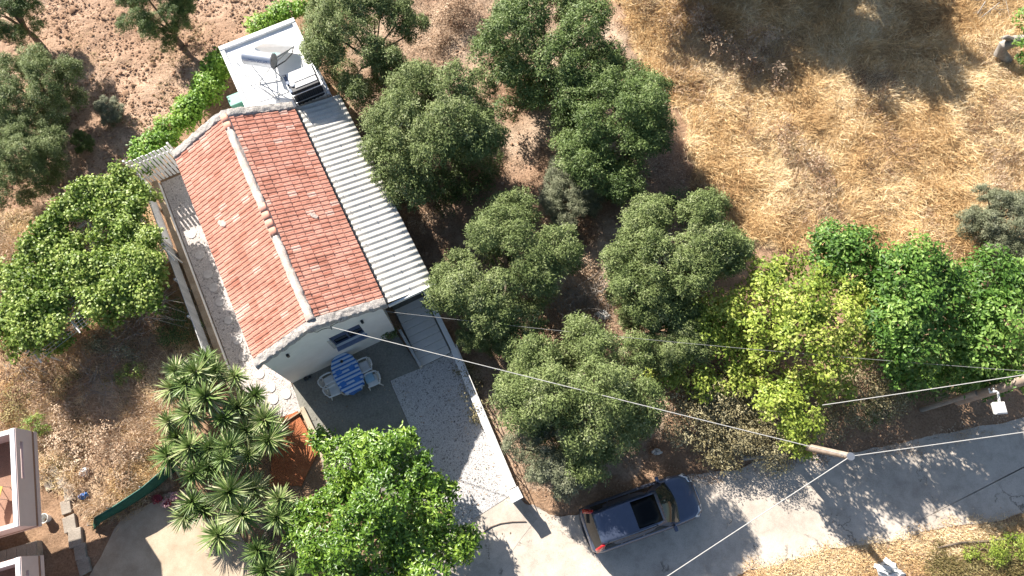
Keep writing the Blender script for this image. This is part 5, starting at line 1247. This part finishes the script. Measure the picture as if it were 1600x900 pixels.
def twigs(name, label, cat, places, mat, seed, n=60, L=.8, r=.012, group=None):
    """a heap or thicket of thin twigs"""
    rng = np.random.default_rng(seed); b = MB()
    for px, py, rp, h_ in places:
        c = at(px, py, 0); k = rp*mpp(px, py)
        for i in range(n):
            a = rng.uniform(0,6.28); q = math.sqrt(rng.random())*k; p = Vector((c.x+math.cos(a)*q, c.y+math.sin(a)*q, rng.uniform(0,h_)))
            d = Vector((rng.normal(), rng.normal(), rng.normal()*.25)).normalized()*L*rng.uniform(.4,1.2)
            b.tube([p, p+d*.5+Vector((rng.normal(0,.05),rng.normal(0,.05),rng.uniform(0,.1))), p+d+Vector((0,0,-min(0,p.z+d.z)))], [r,r*.8,r*.4], 4, False)
    p = places[0]; c = at(p[0], p[1])
    return props(b.build(name, mat, None, True), label, cat, group, None)
twigs('brushwood_pile', 'heap of cut brushwood in the gap between three olives', 'brushwood', [(905,478,34,.35),(930,465,26,.3)], M_deadwood, 91, 90, 1.1, .013)
twigs('brushwood_pile', 'tangle of bare grey twigs at the top edge right of the shade', 'brushwood', [(1545,8,26,.3)], M_deadwood, 92, 45, 1.0, .014)
twigs('brushwood_pile', 'tangle of dark dry twigs under the lower edge of the vine', 'brushwood', [(165,585,34,.5),(60,560,44,.5),(215,525,34,.6)], M_deadwood, 93, 90, .9, .010)
# dry bushes under the yellow trees and in the grove
def bush(label, lobe_list, mat, seed, group='dry bushes', name='dry_bush', **kw):
    k = dict(tuft=.2, ntuft=26, per=13, L=.10, W=.036, up=.3, spread=1.1, tint=(.5,.25), low=-.2, r0=.04); k.update(kw)
    leafy(name, label, 'bush', at(lobe_list[0][0], lobe_list[0][1]), lobe_list, mat, seed, group, **k)
M_drab = tinted('drab_leaf', [(0, (.14,.115,.055)), (.5, (.30,.26,.14)), (1, (.48,.43,.27))], .8, .1, .1)
bush('grey brown half dry bush above the bonnet of the car', [(1120,625,1.5,54),(1085,665,1.2,42),(1150,660,1.3,48),(1195,690,1.0,42),(1160,600,1.6,44),(1110,700,.7,32),(1075,620,1.4,40),(1140,710,.6,30),(1190,640,1.3,40),(1215,715,.6,24)], M_drab, 101)
bush('brownish bush between the yellow tree and the fig', [(1360,585,1.4,42),(1385,615,1.0,36),(1325,600,1.3,40),(1350,645,.7,30),(1305,640,1.0,36),(1290,680,.7,28)], M_drab, 102)
bush('pale brown dry bush behind the yellow leaves', [(1180,560,1.2,40),(1140,520,1.2,34),(1210,590,1.2,32)], M_brush, 103, tint=(.35,.2))
bush('rusty brown dry bush in the small clearing of the grove', [(915,355,.35,22),(900,345,.3,14)], M_brush, 104, tint=(.25,.2))
bush('pale brown dry bush below the rusty one in the grove', [(912,418,.35,24)], M_brush, 105, tint=(.6,.2))
bush('mauve brown thistle thicket at the edge of the shade on the field', [(1130,75,.6,34),(1165,100,.5,30),(1190,60,.5,30),(1100,40,.5,28),(1210,120,.4,26)], M_brush, 106, tint=(.5,.25), L=.12, ntuft=12)
bush('mauve brown thistle thicket in the middle of the field', [(1240,230,.3,30),(1265,265,.25,30),(1215,200,.3,24),(1290,300,.2,24)], M_brush, 107, tint=(.45,.25), L=.12, ntuft=9)
bush('russet dry bush on the slope beside the green net', [(170,690,.3,34),(200,720,.3,30),(150,735,.25,26),(215,690,.3,26),(185,755,.2,22)], M_brush, 108, tint=(.5,.25), ntuft=12)
bush('dark dry bush in the weeds right below the vine', [(30,570,.3,36),(60,600,.3,30),(10,620,.3,26)], M_brush, 109, tint=(.2,.15), ntuft=12)
bush('dark shaded bush next to the slatted fence', [(275,490,.6,26),(290,520,.5,24),(262,520,.5,20)], M_olive_dk, 110, tint=(.3,.2))
bush('grey green weed bush on the slope between vine and yuccas', [(160,530,.3,24),(140,545,.25,18),(200,545,.3,20)], M_olive_gr, 111, ntuft=9)
bush('dark green low bush at the foot of the olive beside the corrugated roof', [(745,290,.5,30),(765,265,.4,22),(700,320,.4,24)], M_olive_dk, 113, 'grove bushes', tint=(.3,.2))
bush('tawny dry bush on the pale path between the upper olives', [(745,175,.25,18),(760,195,.2,14)], M_brush, 114, 'grove bushes', tint=(.6,.2), ntuft=12)
bush('dark green low bush under the olive by the straw field', [(1085,330,.4,26),(1060,310,.4,22)], M_olive_dk, 115, 'grove bushes', tint=(.25,.2))
bush('brown dry bush at the top edge between two olives', [(700,30,.4,30),(720,10,.4,26),(690,60,.3,20)], M_brush, 116, 'grove bushes', tint=(.35,.2))
bush('rusty dry bush beside the brushwood heap', [(850,505,.4,30),(870,530,.3,22),(960,470,.3,20)], M_brush, 117, 'grove bushes', tint=(.3,.2))
bush('drab weed bush along the driveway wall', [(735,600,.3,22),(750,640,.3,20),(725,570,.3,16)], M_drab, 118, 'grove bushes', tint=(.3,.2), ntuft=12)
bush('dark green weeds between the fig trees and the road', [(1400,605,.5,34),(1450,600,.5,34),(1490,605,.4,26),(1370,640,.4,24)], M_olive_dk, 119, 'grove bushes', tint=(.35,.2))
bush('tan dry weed bush on the slope above the bucket', [(100,690,.3,28),(120,720,.25,24),(90,650,.3,22)], M_brush, 120, tint=(.7,.2), ntuft=14)
bush('pale straw bush left of the dry slope', [(30,620,.3,26),(20,650,.3,20),(110,600,.3,26)], M_weed, 121, tint=(.7,.2), ntuft=14)
bush('dry bush on the bank along the corrugated roof', [(640,300,.25,26),(655,340,.25,24),(620,270,.25,22)], M_brush, 112, tint=(.55,.2), ntuft=9)

# ------------------------------------------------------------------ lower left: neighbour, yard and odds and ends
def make_neighbour():
    zt, zb = 4.0, 3.05
    QA, QB = at(52, 674, zb), at(60, 822, zb); ev = (QA-QB).normalized(); nv = Vector((ev.y, -ev.x, 0))
    if nv.x < 0: nv = -nv
    G = lambda x, y, z: Vector((QA.x, QA.y, 0)) + nv*x + ev*y + Vector((0,0,z))     # x outward from the face, y up the picture
    L1 = (QA-QB).length
    h = thing('apartment_block', 'pale pink house with walled balconies at the lower left edge', 'building', G(-4, -3, 0))
    def balcony(yT, yB):
        wt = .16
        MB().box((-4.,yB,zb-.02),(-.01,yT-.01,zb+.10),G).build('balcony_floor', M_ftile, h)
        p = MB(); slots = [(yT-.45-1.3, yT-.45), (yT-1.95-1.3, yT-1.95)]; slots = [q for q in slots if q[0] > yB+.2]; zs0, zs1 = zb+.60, zb+.74
        p.box((-wt,yB,zb+.101),(0,yT,zs0),G); p.box((-wt,yB,zs1),(0,yT,zt),G); y = yT
        for a, b_ in slots: p.box((-wt,b_,zs0),(0,y,zs1),G); y = a
        p.box((-wt,yB,zs0),(0,y,zs1),G); p.build('parapet', M_pink, h)
        for y0, y1 in ((yT-wt, yT-.002), (yB+.002, yB+wt)): MB().box((-4.,y0,zb+.101),(-wt-.002,y1,zt-.001),G).build('parapet', M_pink, h)
        MB().box((-wt-.02,yB,zt+.001),(-.03,yT,zt+.03),G).box((-4.,yT-wt-.02,zt+.001),(-wt-.021,yT-.03,zt+.03),G).build('coping', M_white, h, bevel=.01)
        MB().box((-wt-.03,yB+wt,zt-.35),(-wt-.004,yT-wt-.01,zt-.31),G).build('handrail', M_shutter, h)
        MB().box((-4.,yB,zb-.2),(0,yT,zb-.021),G).build('slab', M_pink, h)
    balcony(0, -L1)
    yC = -(QA-at(62, 868, zb)).length; balcony(yC, yC-4.2)
    MB().box((-11,yC-6,-.1),(-4.001,.6,6.5),G).build('wall', M_pink, h)
    MB().box((-11.2,yC-6.2,6.501),(-3.8,.8,6.7),G).build('roof', M_white, h)
    pt = at(57, 842, .35); XT = (pt - QA).dot(nv)
    MB().box((-4.,yC+.01,.0),(XT,-L1-.01,.35),G).build('terrace_base', M_kerb, h)
    bt = [M_kerb, M_coping, M_kerb, M_coping, M_kerb]
    for k in range(9):
        a = XT-.02 - k*.36
        MB().box((a-.35,yC+.02,.351),(a,-L1-.02,.38),G).build('paving_board', M_board, h, bevel=.01)
make_neighbour()
yy = at(3, 770, 3.3); l = thing('folding_chair', 'yellow seated folding chair cut by the left edge on the balcony', 'chair', (yy.x, yy.y, 3.15))
MB().grid([[(yy.x-.25,yy.y+.22,3.58),(yy.x+.18,yy.y+.20,3.58)],[(yy.x-.25,yy.y-.22,3.55),(yy.x+.14,yy.y-.25,3.55)]]).build('seat', plain('yellow_canvas', (.60,.42,.10), .8), l, False, solid=.02)
MB().grid([[(yy.x-.26,yy.y+.3,3.6),(yy.x-.26,yy.y-.3,3.6)],[(yy.x-.42,yy.y+.3,3.98),(yy.x-.42,yy.y-.3,3.98)]]).build('backrest', plain('yellow_canvas_back', (.60,.42,.10), .8), l, False, solid=.02)
for a, b_ in ((-.2,.2),(.13,.2),(.13,-.22),(-.2,-.22)): MB().tube([(yy.x+a,yy.y+b_,3.15),(yy.x+a*.9,yy.y+b_,3.56)], .012, 6).build('leg', M_steel, l, True)
# bucket, bags, slabs
def bucket():
    p = at(68, 810, .3); t = thing('bucket', 'white plastic bucket in the shade beside the pink balcony', 'bucket', (p.x, p.y, 0))
    MB().lathe((p.x,p.y,0), [(.13,.0),(.17,.30),(.19,.31),(.19,.33),(.165,.33),(.125,.02)], 20).build('pail', M_plast, t, True)
    MB().tube([(p.x+.18*math.cos(a), p.y+.05, .31+.12*math.sin(a)) for a in np.linspace(0,math.pi,9)], .006, 5).build('handle', M_steel, t, True)
bucket()
rk = random.Random(77)
edg = [(84,735,.5,.35),(97,752,.5,.4),(108,770,.6,.4),(103,792,.55,.4),(109,818,.65,.5),(118,840,.7,.5),(125,862,.6,.45),(131,885,.6,.45),(76,756,.5,.35),(66,742,.4,.3)]
for i, (px, py, a, b_) in enumerate(edg):
    c = at(px, py, .06); th = math.radians(-65)+rk.uniform(-.2,.2); ca, sa = math.cos(th), math.sin(th)
    pts = [(c.x+ca*x-sa*y, c.y+sa*x+ca*y) for x, y in ((-a/2*rk.uniform(.8,1),-b_/2),(a/2,-b_/2*rk.uniform(.8,1)),(a/2*rk.uniform(.8,1),b_/2),(-a/2,b_/2*rk.uniform(.8,1)))]
    props(MB().prism(pts, -.05, .09+rk.uniform(0,.03)).build('edging_slab', M_kerb, bevel=.02), ['%s stone slab from the top in the row edging the yard' % w_ for w_ in 'first second third fourth fifth sixth seventh eighth'.split()][i] if i < 8 else ('loose flat stone between the slab row and the pink balcony, %s of two' % ('lower' if i == 8 else 'upper')), 'stone slab', 'edging slabs by the yard')
def sack(name, label, px, py, s, mat, seed, h_=.16):
    c = at(px, py, .08); rng = np.random.default_rng(seed); rows = []
    for i in range(10):
        el = -.4 + i/9*(math.pi/2+.4); rows.append([(c.x+math.cos(a)*math.cos(el)*s*(1+.35*math.sin(a*2+seed)+.22*math.sin(a*5+i)+rng.normal(0,.08)), c.y+math.sin(a)*math.cos(el)*s*.8*(1+.2*math.cos(a*3+i)+rng.normal(0,.08)), max(-.02,.05+h_*math.sin(el)*(1+rng.normal(0,.22)))) for a in np.linspace(0,2*math.pi,17)[:-1]])
        rows[-1].append(rows[-1][0])
    return props(MB().grid(rows).build(name, mat, None, True, angle=25), label, 'sack')
sack('plastic_sack', 'crumpled white plastic sack on the verge under the pole shadow', 1388, 892, .44, M_plast, 3, .34)
sack('plastic_bag', 'pale plastic bag lying in the dry weeds left of the net', 131, 738, .22, M_clear, 5)
sack('plastic_bag', 'small blue plastic bag in the shade of the net', 130, 775, .17, M_bluecloth, 6)
sack('plastic_bag', 'white paper scrap on the ground above the car', 1026, 706, .16, M_plast, 8)
sack('plastic_bag', 'white rubbish in the brushwood gap of the grove', 942, 492, .26, M_plast, 9)
props(MB().tube([at(1160,716,.1), at(1195,712,.14), at(1225,709,.12)], [.10,.11,.09], 10).build('log', M_deadwood, None, True), 'pale log lying at the foot of the brown bush by the road', 'log')
props(MB().tube([at(1465,856,.1), at(1500,848,.14), at(1540,846,.12), at(1590,840,.15), at(1640,835,.15)], [.03,.04,.045,.05,.055], 8).build('fallen_branch', M_bark, None, True), 'long thin fallen branch across the lower right verge', 'branch')
for i, (a, b_) in enumerate((((1530,30),(1562,4)),((1527,22),(1540,2)))):
    props(MB().tube([at(*a,.2), at(*b_,.45)], [.035,.025], 8).build('bare_branch', M_deadwood, None, True), ('thick' if i == 0 else 'thin') + ' bleached bare branch on the straw at the upper right', 'branch')
# green net fence
def net():
    pts = [(146,823),(165,810),(190,797),(215,782),(240,765),(262,748),(285,728)]; c = at(*pts[3])
    t = thing('net_fence', 'bowed green shade net fence between dry weeds and concrete yard', 'fence', c)
    hgt = [.05,.75,.95,1.0,1.0,1.0,1.0]; rows = []
    for s in np.linspace(0,1,7):
        row = []
        for i, (x, y) in enumerate(pts):
            g = at(x, y, 0); bul = math.sin(s*math.pi)*.14
            row.append((g.x+.3*bul+.02*math.sin(i*3+s*9), g.y-bul+.02*math.cos(i*5+s*7), hgt[i]*s))
        rows.append(row)
    MB().grid(rows).build('net', M_net, t, True, solid=.006)
    for i in (0,2,4,6):
        g = at(*pts[i], 0); MB().tube([(g.x-.03,g.y+.05,-.1),(g.x-.03,g.y+.05,max(.3,hgt[i])+.06)], .022, 8).build('stake', M_steel, t, True)
    MB().tube([r for r in rows[-1]], .012, 6).build('top_cord', M_teal, t, True)
net()
def pots():
    rng = np.random.default_rng(8)
    for px, py, lb, m1, m2 in ((261,786,'pink flowering pot nearest the yard under the yuccas', M_redpot, M_pinkfl), (273,775,'pink and white flowering pot right against the yuccas', M_pinkfl, M_pinkfl), (247,779,'dark red pot beside the green net', M_redpot, M_redpot)):
        p = at(px, py, .2); t = thing('flower_pot', lb, 'flower pot', (p.x, p.y, 0), 'flower pots by the net')
        MB().lathe((p.x,p.y,0), [(.10,0),(.14,.20),(.155,.21),(.155,.24),(.12,.24),(.11,.2)], 14).build('pot', m1, t, True)
        crown('petals', [((p.x,p.y,.30),.15)], m2, t, rng, tuft=.06, ntuft=120, per=7, L=.06, W=.05)
pots()
